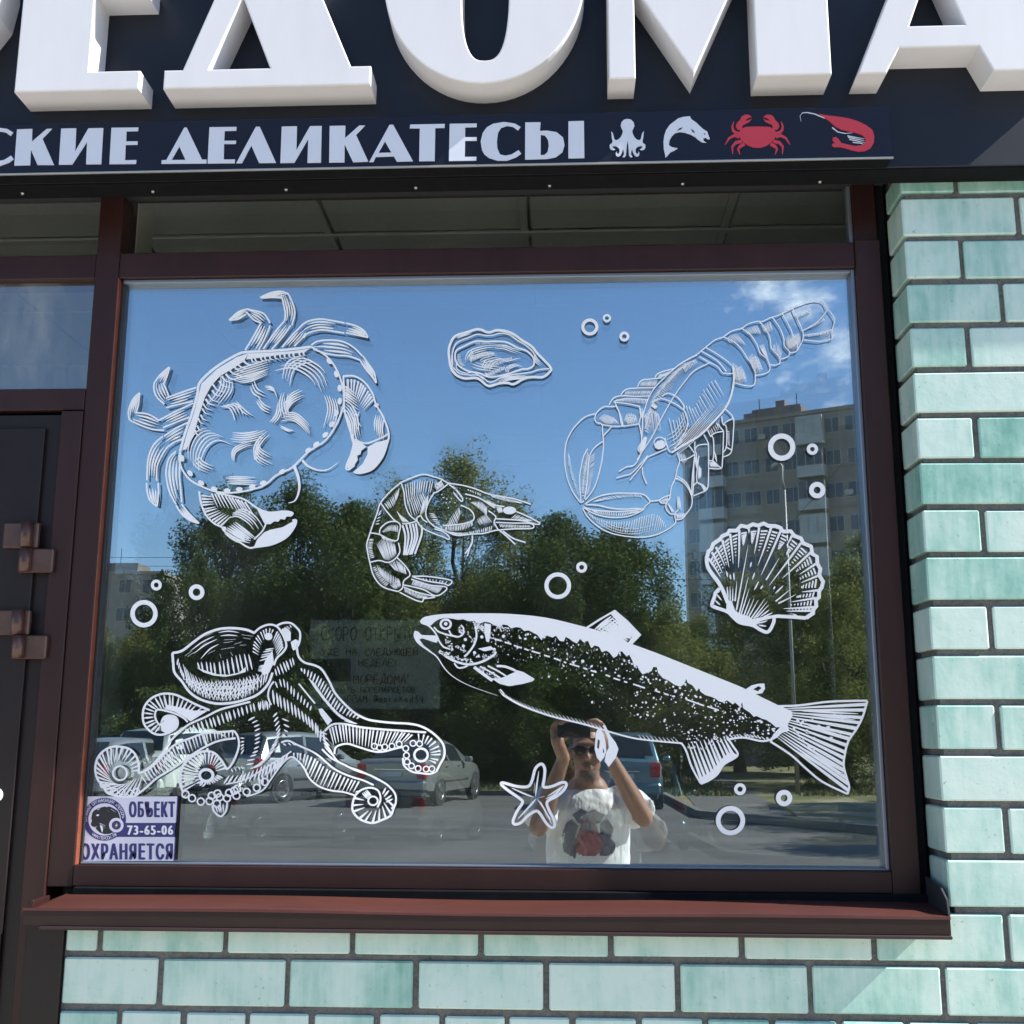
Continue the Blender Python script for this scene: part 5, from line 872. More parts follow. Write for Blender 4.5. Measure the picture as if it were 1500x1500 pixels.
KY = Vg(700, 1165).y                      # far edge of the car park
c1, c2, c3 = Vg(972, 1168), Vg(1026, 1197), Vg(1295, 1222)
far = c3+(c3-c2)*3
sheet('car_park', [(-60, -8.75), (far.x, -8.75), (far.x, far.y), (c3.x, c3.y), (c2.x, c2.y), (c1.x, KY), (-60, KY)], M['asphalt'], -.012)
kerb((-30, -8.675), (30, -8.675), .15, 0.012, 'pavement_kerb')
kerb((-60, KY), (c1.x, KY)); kerb(c1, c2); kerb(c2, far)
# footpath running off between the lawns, sandy verge to its right
pa, pb, pc, pd = Vg(1000, 1157), Vg(1068, 1138), Vg(1177, 1206), Vg(1030, 1195)
ext = (pb-pc).normalized()*40
sheet('footpath', [pd, pc, pb, pb+ext, pa+ext, pa], mat('path_asphalt', (.12, .118, .11), .9, noise=(.8, .2)), -.008)
sheet('sandy_verge', [Vg(1178, 1205), Vg(1300, 1218), Vg(1330, 1190), Vg(1240, 1168), Vg(1150, 1180)], M['earth'], -.006)
sheet('road', [(-400, -96), (400, -96), (400, -106), (-400, -106)], mat('far_road', (.26, .255, .25), .9, noise=(.2, .1)), .0)
# grass tufts
rg = random.Random(11); gv, gf = [], []
for _ in range(9000):
    px, py = rg.uniform(650, 1330), rg.uniform(1112, 1166); p = Vg(px, py)
    if p.y > KY-.1: continue
    if px > 985 and (px-985)*.42 > (py-1112)-8 and px < 1180: continue
    for k in range(3):
        a = rg.random()*6.3; h = rg.uniform(.05, .16); w = .02; x, y = p.x+rg.gauss(0, .12), p.y+rg.gauss(0, .12); b = len(gv)
        gv += [(x-w*math.cos(a), y-w*math.sin(a), -.01), (x+w*math.cos(a), y+w*math.sin(a), -.01), (x+rg.gauss(0, .05), y+rg.gauss(0, .05), h)]; gf.append((b, b+1, b+2))
tag(mobj('grass', mesh('grass', gv, gf), two_tone('grass_blade', (.06, .09, .025), (.16, .15, .06), 1.2)), 'dry green grass on the lawns beyond the car park', 'grass', kind='stuff')

# ---- trees
def leaf_mat(name, c1, c2):
    m = bpy.data.materials.new(name); m.use_nodes = True; nt = m.node_tree; nt.nodes.clear(); N = nt.nodes.new; L = nt.links.new
    o = N('ShaderNodeOutputMaterial'); df = N('ShaderNodeBsdfDiffuse'); tr = N('ShaderNodeBsdfTranslucent'); mx_ = N('ShaderNodeMixShader'); mx_.inputs[0].default_value = .3
    g = N('ShaderNodeNewGeometry'); r = N('ShaderNodeValToRGB'); r.color_ramp.elements[0].color = (*c1, 1); r.color_ramp.elements[1].color = (*c2, 1); L(g.outputs['Random Per Island'], r.inputs[0])
    L(r.outputs[0], df.inputs[0]); L(r.outputs[0], tr.inputs[0]); L(df.outputs[0], mx_.inputs[1]); L(tr.outputs[0], mx_.inputs[2]); L(mx_.outputs[0], o.inputs[0]); return m
M['leaf'] = leaf_mat('leaf_dark', (.05, .075, .026), (.115, .145, .045)); M['leaf2'] = leaf_mat('leaf_olive', (.12, .14, .045), (.27, .275, .09)); M['bark'] = mat('bark', (.06, .05, .04), .95, noise=(9, .4), bump=(25, .8))
def crown_mesh(seed, H, Rd, z0, nclump, nleaf, size, spiky=.5):
    r = random.Random(seed); v, f = [], []; tips = []
    for c in range(nclump):
        while True:
            a = r.random()*6.283; rr = math.sqrt(r.random()); zz = r.random()
            prof = (math.sin(math.pi*min(1, (zz*.86+.14)))**.75)
            x, y, z = Rd*rr*prof*math.cos(a), Rd*rr*prof*math.sin(a), z0+(H-z0)*zz
            if rr > .35 or r.random() < .35: break
        tips.append(Vector((x, y, z))); cr = r.uniform(.4, 1.0)*Rd*.27; el = r.uniform(.9, 1.6)
        up = spiky*zz*r.random()
        for k in range(nleaf):
            d = Vector((r.gauss(0, 1), r.gauss(0, 1), r.gauss(0, 1))).normalized()*cr*(r.random()**.45); d.z *= el
            if up > .25 and k % 4 == 0: d = Vector((r.gauss(0, .12), r.gauss(0, .12), r.random()*up*2.4*cr/.8))*1.0+Vector((x, y, 0)).normalized()*r.random()*up*.8 if (x or y) else d
            p = Vector((x, y, z))+d; s = size*r.uniform(.6, 1.3); u = Vector((r.gauss(0, 1), r.gauss(0, 1), r.gauss(0, .7))).normalized(); w = u.cross(Vector((r.gauss(0, 1), r.gauss(0, 1), r.gauss(0, 1)))).normalized()*.5
            b = len(v); v += [tuple(p-u*s), tuple(p+w*s), tuple(p+u*s), tuple(p-w*s)]; f.append((b, b+1, b+2, b+3))
    return mesh('crown', v, f), tips
def trunk_mesh(seed, H, rad, tips, z0):
    r = random.Random(seed+50); bm = bmesh.new(); n = 7
    pts = [(r.gauss(0, .05)*i, r.gauss(0, .05)*i, H*.8*i/n) for i in range(n+1)]; pts[0] = (0, 0, -.15)
    add_tube(bm, pts, [rad*(1-.8*i/n)*(1.35 if i == 0 else 1) for i in range(n+1)], 9)
    for t in r.sample(tips, min(26, len(tips))):
        i = min(n-1, max(2, int((t.z-.8)/(H*.8)*n*.75))); b = Vector(pts[i]); m_ = b.lerp(t, .5)+Vector((0, 0, -.15)); add_tube(bm, [b, m_, t], [rad*.32, rad*.18, rad*.04], 5)
    return bm_mesh(bm, 'trunk')
TREE = {}
for key, a in dict(broad=(1, 10.5, 3.5, 1.6, 120, 400, .068, .2), tall=(2, 11.5, 3.0, 2.0, 105, 360, .062, 1.2), bushy=(3, 9.0, 3.3, 1.2, 120, 400, .068, .3), loose=(4, 8.0, 3.2, .9, 95, 360, .062, .6), shrub=(5, 3.6, 2.2, .1, 40, 260, .07, .5)).items():
    cm, tips = crown_mesh(a[0], a[1], a[2], a[3], a[4], a[5], a[6], a[7]); tm_ = trunk_mesh(a[0], a[1], .2 if key != 'shrub' else .06, tips, a[3]); TREE[key] = (cm, tm_, a[1])
TL = 0
def tree(kind, px, top, dist, label, wx=1.0, lm='leaf', name='street_tree', group='trees beyond the car park'):
    cm, tm_, H = TREE[kind]; p = V(px, top, dist); h = p.z
    o = tag(empty(name, (p.x, -dist, -.02)), label, 'tree' if kind != 'shrub' else 'bush', group); s = h/H; rz = random.random()*6.28
    o.rotation_euler = (0, 0, rz); o.scale = (s*wx, s*wx, s)
    for nm, me, m in (('trunk', tm_, M['bark']), ('crown', cm, M[lm])):
        if not me.materials: me.materials.append(m)
        c = bpy.data.objects.new(nm, me); COL.objects.link(c); c.parent = o
        if me.materials[0] != m: c.material_slots[0].link = 'OBJECT'; c.material_slots[0].material = m
    return o
random.seed(21)
tree('broad', 342, 728, 40, 'dark leafy tree reflected under the crab', .88)
tree('broad', 440, 722, 42, 'dark leafy tree reflected just right of the crab claw', 1.0)
tree('bushy', 290, 822, 37, 'low dark tree at the left edge of the reflected trees', .66)
tree('bushy', 520, 748, 39, 'dark tree reflected between crab and shrimp', 1.05)
tree('tall', 590, 728, 41, 'feathery topped tree reflected left of the shrimp', 1.0, 'leaf2')
tree('tall', 668, 688, 44, 'tallest feathery tree rising above the shrimp', 1.15, 'leaf2')
tree('tall', 745, 752, 42, 'slender tree reflected at the tip of the shrimp', 1.0, 'leaf2')
tree('bushy', 815, 765, 38, 'rounded tree reflected between shrimp and lobster claw', 1.05)
tree('bushy', 900, 785, 39, 'rounded tree reflected under the lobster claw', 1.05)
tree('loose', 985, 900, 36, 'pale loose tree reflected above the salmon back', 1.1, 'leaf2')
tree('loose', 1075, 862, 48, 'green tree reflected behind the scallop shell', 1.2, 'leaf2')
tree('loose', 1165, 832, 46, 'green tree reflected right of the scallop below the flats', 1.25, 'leaf2')
tree('bushy', 1270, 790, 44, 'tall green tree at the right edge of the glass', 1.1, 'leaf2')
tree('loose', 1230, 880, 33, 'drooping olive tree reflected above the salmon tail', 1.15, 'leaf2')
tree('broad', 390, 850, 46, 'dark tree deep behind the trees under the crab', 1.0)
tree('broad', 460, 860, 47, 'dark tree deep behind the octopus head', 1.3)
tree('broad', 590, 850, 48, 'dark tree deep behind the salmon head', 1.3)
tree('broad', 720, 840, 49, 'dark tree deep behind the salmon back', 1.3)
tree('broad', 850, 850, 48, 'dark tree deep behind the photographer', 1.3)
tree('broad', 1000, 930, 52, 'dark tree deep behind the salmon tail fin', 1.4)
tree('bushy', 205, 925, 44, 'green tree in front of the small far block of flats', .8, 'leaf2')
tree('bushy', 120, 895, 42, 'green tree at the left edge of the glass', .7, 'leaf2')
BL = ['dark bush '+t for t in ('left of the octopus head', 'just left of the octopus mantle', 'under the octopus head', 'behind the left half of the paper notice', 'behind the salmon jaw', 'under the salmon head', 'beside the thick trunk', 'farther back behind the paper notice', 'farther back behind the octopus head', 'farther back behind the salmon gills', 'behind the photographer', 'farther back left of the octopus')]
for i, (px, tp, ds) in enumerate([(250,1010,34),(340,990,36),(430,1000,35),(520,1005,36),(620,1000,38),(700,1010,39),(790,1000,40),(560,950,43),(400,950,43),(660,960,44),(870,985,42),(300,945,42)]): tree('shrub', px, tp, ds, BL[i], 1.25, 'leaf', 'bush', 'undergrowth bushes')
# unseen trees added right of the car park to throw shade on its asphalt
for k, (x, y, h, lab) in enumerate(((13.5, -15.5, 8.5, 'nearest unseen tree added right of the shop for its shade'), (14.5, -20.5, 9.5, 'middle unseen tree added right of the shop for its shade'), (15.5, -25, 9, 'farthest unseen tree added right of the shop for its shade'))):
    t = tree('bushy', 900, 800, 20, lab, .95, 'leaf2', 'added_shade_tree', 'unseen trees added for shade'); t.location = (x, y, -.02); t.scale = (h/9,)*3
# bare trunks nearer the kerb
for px, yb, w, tp, lab in ((776, 1148, .19, 935, 'thick dark trunk standing left of the photographer'), (1196, 1150, .2, 905, 'thick trunk standing on the lawn under the salmon tail'), (752, 1142, .05, 985, 'thin young trunk beside the thick one')):
    b = Vg(px, yb); t = tree('loose' if w > .1 else 'shrub', px, tp, -b.y, lab, .75, 'leaf', 'lawn_tree', 'trees standing on the lawn'); hh = V(px, tp, -b.y).z
    if w > .1: t.children[0].scale = (2.2, 2.2, 1)

# ---- blocks of flats
def block(name, label, corner_l, corner_r, dl, dr, ztop, floors, cols, wallc, side_px=None, endc=None):
    """facade between two pixels; dl, dr: distance of its two ends"""
    a, b = V(*corner_l, dl), V(*corner_r, dr); u = Vector((b.x-a.x, b.y-a.y, 0)); Lh = u.length; u /= Lh; n = Vector((-u.y, u.x, 0)); n = -n if n.y > 0 else n
    H = V(*corner_l, dl).z; root = tag(empty(name, (a.x, a.y, 0)), label, 'building'); mw = mat(name+'_wall', wallc, .9, noise=(.5, .16, (1, 1, 1)), bump=(3, .2)); me_ = mat(name+'_end', endc or wallc, .9, noise=(.3, .08))
    def q(s, dz, off): p = a+u*s+n*off; return (p.x, p.y, dz)
    def slab(nm, s0, s1, z0, z1, o0, o1, m, par=root):
        bm = bmesh.new(); c = [bm.verts.new(q(s, z, o)) for z in (z0, z1) for (s, o) in ((s0, o0), (s1, o0), (s1, o1), (s0, o1))]
        for f in ((0, 1, 2, 3), (4, 5, 6, 7), (0, 1, 5, 4), (1, 2, 6, 5), (2, 3, 7, 6), (3, 0, 4, 7)): bm.faces.new([c[i] for i in f])
        bmesh.ops.recalc_face_normals(bm, faces=bm.faces); return mobj(nm, bm_mesh(bm, nm), m, par)
    slab('wall', 0, Lh, 0, H, 0, 22, mw)
    for fl in range(1, floors): slab('joint_band', 0, Lh, fl*H/floors-.06, fl*H/floors+.06, -.04, 0, mw)
    slab('parapet', -.2, Lh+.2, H, H+.35, -.2, 22.2, mw)
    mg = M.setdefault('wglass', mat('window_pane', (.08, .09, .1), .15, spec=.5)); mf = M.setdefault('wframe', mat('window_frame', (.40, .39, .37), .5)); mb = M.setdefault('balc', mat('balcony_panel', (.45, .48, .5), .7, noise=(.7, .2)))
    fh = H/floors; cw = Lh/cols; rb = random.Random(len(name))
    for fl in range(floors):
        for c in range(cols):
            s = (c+.5)*cw; z = fl*fh+fh*.36; ww = rb.choice((.62, .75, .75))
            if (c % 5) == 1:
                bal = slab('balcony', s-1.3, s+1.3, fl*fh+.05, fl*fh+fh*.36, -1.0, 0, mb); slab('loggia_window', s-1.25, s+1.25, fl*fh+fh*.36, fl*fh+fh*.88, -.95, -.02, mg if rb.random() < .7 else mb, bal)
                for k in range(4): slab('mullion', s-1.25+k*.82-.04, s-1.25+k*.82+.04, fl*fh+fh*.36, fl*fh+fh*.88, -.99, -.955, mf, bal)
                continue
            wd = slab('window', s-ww-.07, s+ww+.07, z-.07, z+1.45, -.05, 0, mf); slab('pane', s-ww, s-.04, z, z+1.38, -.07, -.052, mg, wd); slab('pane', s+.04, s+ww, z, z+1.38, -.07, -.052, mg, wd)
            if rb.random() < .12: slab('air_conditioner', s+ww+.2, s+ww+.9, z+.1, z+.6, -.35, 0, mf)
    # rendered end wall
    return root, slab, H, Lh, me_
root, slab, H, Lh, me_ = block('far_apartment_block', 'tall grey brick block of flats reflected behind the lobster and scallop', (1002, 632), (1330, 606), 108, 98, 0, 10, 11, (.29, .26, .225), endc=(.62, .60, .58))
slab('end_wall', -.25, 0, 0, H, 0, 22, me_)
mr_ = mat('roof_house', (.19, .16, .14), .9, noise=(.6, .2)); slab('roof_house', 5.6, 11.4, H+.35, H+1.5, 2, 7, mr_); slab('roof_house', 6.4, 11.3, H+1.5, H+1.85, 2.2, 6.8, mr_); slab('chimney', 8.6, 9.5, H+1.85, H+2.7, 3, 4, mr_)
for s in (6.9, 10.7): slab('aerial', s, s+.07, H+1.8, H+3.2, 3, 3.07, M['gasket'])
root2, slab2, H2, L2, _ = block('small_apartment_block', 'small far block of flats reflected at the left edge above the rings', (60, 842), (238, 846), 118, 118, 0, 6, 5, (.3, .28, .25))
slab2('roof_house', 6.5, 10, H2+.3, H2+1.6, 2, 6, mr_); slab2('aerial', 7.6, 7.66, H2+1.6, H2+3.4, 3, 3.06, M['gasket'])
gb = tag(empty('grey_kiosk', (V(1100, 1000, 58).x, -58, 0)), 'low grey flat roofed building glimpsed behind the trees at right', 'building')
xa, xb = V(1020, 1000, 58).x, V(1210, 1000, 58).x; zt_ = V(1100, 962, 58).z
box('wall', (xa, xb, -66, -58, 0, zt_), mat('kiosk_wall', (.2, .2, .2), .8, noise=(.4, .15)), gb, 0); box('roof', (xa-.3, xb+.3, -66.3, -57.6, zt_, zt_+.25), M['gasket'], gb, 0)
for i in range(4): box('window', (xa+.6+i*1.6, xa+1.6+i*1.6, -58.0, -57.95, 1.1, 2.6), M['wglass'], gb, 0)

# ---- street lamp, cables, hoarding
b = V(1157, 900, 30); lampm = mat('lamp_post', (.32, .31, .29), .5, .4)
lamp = tag(empty('street_lamp', (b.x, b.y, 0)), 'tall curved street lamp in front of the reflected flats', 'street lamp'); tp = V(1157, 715, 30).z; hd = V(1139, 677, 30)
tube('pole', [(b.x, b.y, -.1), (b.x, b.y, 4), (b.x, b.y, tp)], [.065, .05, .04], lampm, lamp, 10); tube('arm', [(b.x, b.y, tp-.05), (b.x-.06, b.y, tp+.25), (hd.x+.12, b.y, hd.z-.12), (hd.x, b.y, hd.z)], [.05, .045, .04, .035], lampm, lamp, 8)
bm = bmesh.new(); add_box(bm, -.12, .12, -.1, .1, -.05, .05, bev=.03); o = mobj('lamp_head', bm_mesh(bm, 'lamp_head'), mat('lamp_head', (.6, .6, .58), .4), lamp); o.location = Vector((hd.x, b.y, hd.z))-lamp.location; o.scale = (2.0, 1.2, 1); o.rotation_euler = (0, R(-38), 0)
def cable(p, q, ds, lab, sag=.3):
    a, c = V(*p, ds), V(*q, ds); tag(tube('overhead_cable', [a.lerp(c, i/10)-Vector((0, 0, sag*4*(i/10)*(1-i/10))) for i in range(11)], .014, M['gasket'], None, 5), lab, 'cable', 'overhead cables')
cable((60, 812), (420, 806), 60, 'thin dark cable crossing the sky below the crab legs'); cable((60, 822), (420, 822), 62, 'lower thin cable just above the small far flats'); cable((900, 846), (1330, 832), 55, 'thin cable crossing in front of the flats at scallop height'); cable((1090, 850), (1300, 600), 50, 'slanting cable rising across the flats to the right', 0)
hb = V(152, 1054, 60); hoard = tag(empty('hoarding', (hb.x, hb.y, 0)), 'small pale blue hoarding on posts at the far left of the car park', 'sign'); xa, xb = V(140, 1054, 60).x, V(166, 1054, 60).x; za, zb = V(150, 1066, 60).z, V(150, 1042, 60).z
box('board', (xa, xb, hb.y-.1, hb.y, za, zb), mat('pale_blue_board', (.35, .5, .55), .6, noise=(2, .2)), hoard, .01); box('post', (xa+.1, xa+.2, hb.y-.2, hb.y-.1, 0, zb), M['gasket'], hoard, 0); box('post', (xb-.2, xb-.1, hb.y-.2, hb.y-.1, 0, zb), M['gasket'], hoard, 0)

# ---- parked cars
M['tyre'] = mat('tyre', (.015, .015, .016), .8); M['rim'] = mat('alloy_rim', (.5, .5, .52), .25, .9); M['carglass'] = mat('car_glass', (.02, .025, .03), .05, spec=.8); M['plastic'] = mat('bumper_plastic', (.03, .03, .032), .6); M['tail'] = mat('tail_light', (.45, .01, .015), .15); M['plate'] = mat('number_plate', (.55, .55, .53), .5); M['chrome'] = mat('chrome', (.6, .6, .6), .15, 1)
def paint(name, c, metal=.5): return mat(name, c, .28, metal, coat=.6)
def wheel(bmt, bmr, x, y, r, sgn):
    for bm, prof in ((bmt, [(0, r*.62), (-.005, r*.9), (.03, r), (.17, r), (.2, r*.85)]), (bmr, [(.02, r*.66), (-.002, r*.64), (.004, r*.56), (.05, r*.5), (.06, 0.001)])):
        n = 24; rings = []
        for (o, rr) in prof: rings.append([bm.verts.new((x+rr*math.cos(6.2832*k/n), y-sgn*o, r+rr*math.sin(6.2832*k/n))) for k in range(n)])
        for a, b in zip(rings, rings[1:]):
            for k in range(n): bm.faces.new((a[k], a[(k+1) % n], b[(k+1) % n], b[k])).smooth = True
    for k in range(5):
        a = 6.2832*k/5; bm = bmr; u = Vector((math.cos(a), 0, math.sin(a))); w = Vector((-math.sin(a), 0, math.cos(a))); c = Vector((x, y-sgn*.008, r))
        bm.faces.new([bm.verts.new(p) for p in (c+w*r*.1, c-w*r*.1, c+u*r*.6-w*r*.07, c+u*r*.6+w*r*.07)])
def car(name, label, col, pos, rz, st, L=4.3, hw=.86, wheel_x=(.78, 3.42), r=.315, metal=.5):
    """st: stations (s from the rear, z bottom, z belt, z roof, half width, half width at roof)"""
    root = tag(empty(name, (0, 0, 0)), label, 'car', 'cars parked nose to the kerb'); pm = paint(name+'_paint', col, metal)
    def ring(t):
        s, zb, zl, zr, h, hr = t; zm = zb+(zl-zb)*.45
        return [(s, 0, zb), (s, h*.8, zb), (s, h*.96, zb+.08), (s, h, zm), (s, h*.985, zl-.06), (s, h*.94, zl), (s, hr+(h*.94-hr)*.10, zr-(zr-zl)*.10) if zr > zl+.02 else (s, h*.9, zl+.005), (s, hr*.88 if zr > zl+.02 else h*.8, zr+(.012 if zr > zl+.02 else .012)), (s, 0, zr+.035)]
    bm = bmesh.new(); rows = []
    for t in st:
        h = ring(t); full = h+[(x, -y, z) for x, y, z in h[-2:0:-1]]; rows.append([bm.verts.new(p) for p in full])
    n = len(rows[0])
    for a, b in zip(rows, rows[1:]):
        for k in range(n): bm.faces.new((a[k], a[(k+1) % n], b[(k+1) % n], b[k])).smooth = True
    bm.faces.new(rows[0][::-1]); bm.faces.new(rows[-1]); bmesh.ops.recalc_face_normals(bm, faces=bm.faces)
    body = mobj('body', bm_mesh(bm, 'body'), pm, root); e = body.modifiers.new('e', 'EDGE_SPLIT'); e.split_angle = R(42)
    R_ = [ring(t) for t in st]
    def lerp(p, q, t): return tuple(p[i]+(q[i]-p[i])*t for i in range(3))
    def win(nm, i0, i1, sgn, s0=.06, s1=.06):
        ups = [lerp(R_[i][5], R_[i][6], .93) for i in range(i0, i1+1)]; los = [lerp(R_[i][5], R_[i][6], .06) for i in range(i0, i1+1)]; v = []
        for u, l in zip(ups, los): v += [(u[0], sgn*(u[1]+.010), u[2]), (l[0], sgn*(l[1]+.010), l[2])]
        mobj(nm, mesh(nm, v, [(2*k, 2*k+1, 2*k+3, 2*k+2) for k in range(len(ups)-1)]), M['carglass'], root)
    ir = [i for i, t in enumerate(st) if t[3] > t[2]+.25]
    a, b = ir[0], ir[-1]; mid = (a+b)//2
    for sgn in (1, -1):
        win('side_window', a, mid, sgn); win('side_window', mid, b, sgn)
        p0, p1 = R_[mid][5], R_[mid][6]; mobj('door_pillar', mesh('p', [(p0[0]-.05, sgn*(p0[1]+.016), p0[2]), (p0[0]+.05, sgn*(p0[1]+.016), p0[2]), (p1[0]+.05, sgn*(p1[1]+.016), p1[2]), (p1[0]-.05, sgn*(p1[1]+.016), p1[2])], [(0, 1, 2, 3)]), pm, root)
        box('door_mirror', (b*0+R_[b][5][0]+.0, R_[b][5][0]+.16, sgn*(hw+.02) if sgn > 0 else -hw-.20, hw+.20 if sgn > 0 else -hw-.02, R_[b][5][2]+.0, R_[b][5][2]+.13), pm, root, .03)
        for s0 in (1.25, 2.15): box('door_handle', (s0, s0+.16, min(sgn*(hw+.005), sgn*(hw-.03)), max(sgn*(hw+.005), sgn*(hw-.03)), .83, .86), M['chrome'], root, .005)
        box('side_moulding', (1.15, 3.0, min(sgn*(hw+.008), sgn*(hw-.03)), max(sgn*(hw+.008), sgn*(hw-.03)), .50, .56), M['plastic'], root, .005)
        for wx in wheel_x:
            wv = empty('wheel', (0, 0, 0), root); bt, brm = bmesh.new(), bmesh.new(); wheel(bt, brm, wx, sgn*(hw+.012), r, sgn); mobj('tyre', bm_mesh(bt, 'tyre'), M['tyre'], wv); mobj('rim', bm_mesh(brm, 'rim'), M['rim'], wv)
            bm = bmesh.new(); bmesh.ops.create_circle(bm, cap_ends=True, segments=28, radius=r*1.13, matrix=Matrix.Translation((wx, sgn*(hw+.002), r+.015))@Matrix.Rotation(R(90), 4, 'X')); mobj('wheel_arch', bm_mesh(bm, 'arch'), M['plastic'], root)
    # tail: window, lamps, bumper, plate
    i1 = a; i0 = max(k for k in range(a) if st[k][3] <= st[k][2]+.05)
    lo, hi = R_[i0], R_[i1]; wv = lambda q, f, o: (q[0]-o, q[1]*f, q[2]+o*.5)
    h0, h1 = st[i0], st[i1]; yl, yh = h0[4]*.80, h1[5]*.86; p = (h0[0]+.015, h0[3]+.075); q_ = (h1[0]-.03, h1[3]-.02)
    mobj('rear_window', mesh('rw', [(p[0]-.02, -yl, p[1]), (p[0]-.02, yl, p[1]), (q_[0]-.02, yh, q_[1]+.03), (q_[0]-.02, -yh, q_[1]+.03)], [(0, 1, 2, 3)]), M['carglass'], root)
    zl = st[0][2]
    for sgn in (1, -1):
        y0, y1 = sorted((sgn*(hw-.03), sgn*(hw-.25))); box('tail_light', (st[0][0]-.02, st[0][0]+.14, y0, y1, zl-.30, zl+.02), M['tail'], root, .02)
    box('rear_bumper', (st[0][0]-.09, st[0][0]+.2, -hw+.02, hw-.02, .34, .58), pm, root, .05); box('number_plate', (st[0][0]-.03, st[0][0]+.02, -.26, .26, .66, .77), M['plate'], root, .004); box('bumper_valance', (st[0][0]-.07, st[0][0]+.2, -hw+.08, hw-.08, .22, .345), M['plastic'], root, .03); box('boot_trim', (st[0][0]-.022, st[0][0]+.05, -.4, .4, .80, .835), M['chrome'], root, .006)
    for o in list(root.children): pass
    root.location = pos; root.rotation_euler = (0, 0, rz); return root
HATCH = [(0,.36,.93,.93,.74,.6),(.06,.30,.98,.98,.82,.62),(.16,.27,1.00,1.01,.85,.62),(.62,.25,.97,1.40,.86,.60),(1.0,.22,.96,1.46,.86,.62),(1.6,.22,.95,1.48,.86,.62),(2.2,.22,.94,1.46,.86,.61),(2.55,.22,.93,1.38,.86,.58),(3.25,.22,.93,.94,.85,.6),(3.8,.24,.84,.845,.82,.6),(4.15,.28,.74,.745,.74,.5),(4.28,.36,.6,.605,.6,.4)]
SEDAN = [(0,.38,.92,.92,.72,.6),(.06,.30,1.0,1.0,.82,.62),(.2,.27,1.03,1.035,.85,.62),(.62,.25,1.02,1.03,.86,.62),(1.15,.22,.98,1.36,.87,.57),(1.6,.22,.96,1.44,.87,.58),(2.1,.22,.95,1.45,.87,.58),(2.6,.22,.94,1.38,.87,.56),(3.35,.22,.93,.94,.86,.6),(3.9,.24,.85,.855,.83,.6),(4.35,.28,.74,.745,.74,.5),(4.5,.36,.6,.605,.6,.4)]
VAN = [(0,.36,1.0,1.0,.76,.6),(.05,.30,1.04,1.04,.83,.62),(.12,.27,1.05,1.07,.85,.64),(.38,.25,1.02,1.55,.86,.64),(.9,.22,1.0,1.61,.86,.66),(1.6,.22,.99,1.63,.86,.66),(2.2,.22,.98,1.60,.86,.64),(2.6,.22,.97,1.48,.86,.6),(3.35,.22,.97,.98,.85,.6),(3.8,.24,.88,.885,.82,.6),(4.1,.28,.76,.765,.74,.5),(4.25,.36,.6,.605,.6,.4)]
SUV = [(0,.42,1.05,1.05,.78,.6),(.06,.36,1.1,1.1,.86,.64),(.14,.32,1.12,1.13,.89,.66),(.4,.3,1.1,1.64,.9,.66),(1.0,.28,1.08,1.70,.9,.68),(1.7,.28,1.07,1.72,.9,.68),(2.3,.28,1.06,1.69,.9,.66),(2.7,.28,1.05,1.58,.9,.62),(3.35,.28,1.06,1.07,.89,.6),(3.9,.3,1.0,1.005,.87,.6),(4.3,.34,.86,.865,.8,.5),(4.42,.42,.7,.705,.66,.4)]
def park(px, py, yaw, *a, **k):
    """rear axle mid on the ground at a reflected pixel; yaw 0 = nose pointing away from the shop"""
    p = Vg(px, py); return car(*a[:3], (p.x, p.y, 0), R(-90)+yaw, *a[3:], **k)
park(572, 1182, R(13), 'silver_saloon_car', 'silver saloon car with its tail to us reflected right of the octopus', (.27, .29, .27), SEDAN, wheel_x=(.95, 3.6))
park(340, 1176, R(30), 'silver_minivan', 'silver minivan reflected behind the octopus arms', (.27, .29, .29), VAN)
park(912, 1187, R(5), 'blue_grey_minivan', 'blue grey minivan reflected beside the photographer', (.12, .22, .27), VAN)
park(190, 1178, R(18), 'white_offroad_car', 'white off-road car reflected above the security sticker', (.68, .74, .68), SUV, metal=0)
park(100, 1185, R(14), 'pale_grey_hatchback', 'pale grey hatchback reflected at the far left of the glass', (.34, .36, .36), HATCH)

# ---- the photographer, standing behind the camera and seen in the glass
M['skin'] = mat('skin', (.30, .155, .10), .5, noise=(30, .08)); M['shirt'] = mat('white_cotton', (.78, .78, .78), .85); M['jeans'] = mat('jeans', (.05, .07, .13), .9, noise=(30, .2)); M['hair'] = mat('hair', (.035, .025, .02), .8, bump=(120, .6)); M['beard'] = mat('grey_beard', (.12, .095, .08), .9, bump=(160, .8)); M['shades'] = mat('sunglasses', (.008, .008, .01), .12); M['phone'] = mat('phone_back', (.02, .02, .022), .25); M['print'] = mat('print_red', (.33, .12, .12), .85, noise=(55, .7)); M['printd'] = mat('print_dark', (.13, .13, .16), .85, noise=(60, .85)); M['shoe'] = mat('shoe', (.1, .1, .1), .7)
nt_ = M['shirt'].node_tree; t_ = nt_.nodes.new('ShaderNodeTexCoord'); mp_ = nt_.nodes.new('ShaderNodeMapping'); mp_.inputs['Scale'].default_value = (1, 1, .22); mp_.inputs['Rotation'].default_value = (0, .35, 0); n_ = nt_.nodes.new('ShaderNodeTexNoise'); n_.inputs['Scale'].default_value = 16; n_.inputs['Detail'].default_value = 3; b_ = nt_.nodes.new('ShaderNodeBump'); b_.inputs['Strength'].default_value = 1; b_.inputs['Distance'].default_value = .022
nt_.links.new(t_.outputs['Object'], mp_.inputs[0]); nt_.links.new(mp_.outputs[0], n_.inputs['Vector']); nt_.links.new(n_.outputs['Fac'], b_.inputs['Height']); nt_.links.new(b_.outputs[0], nt_.nodes['Principled BSDF'].inputs['Normal'])
PY0 = -2.70; PX0 = .115
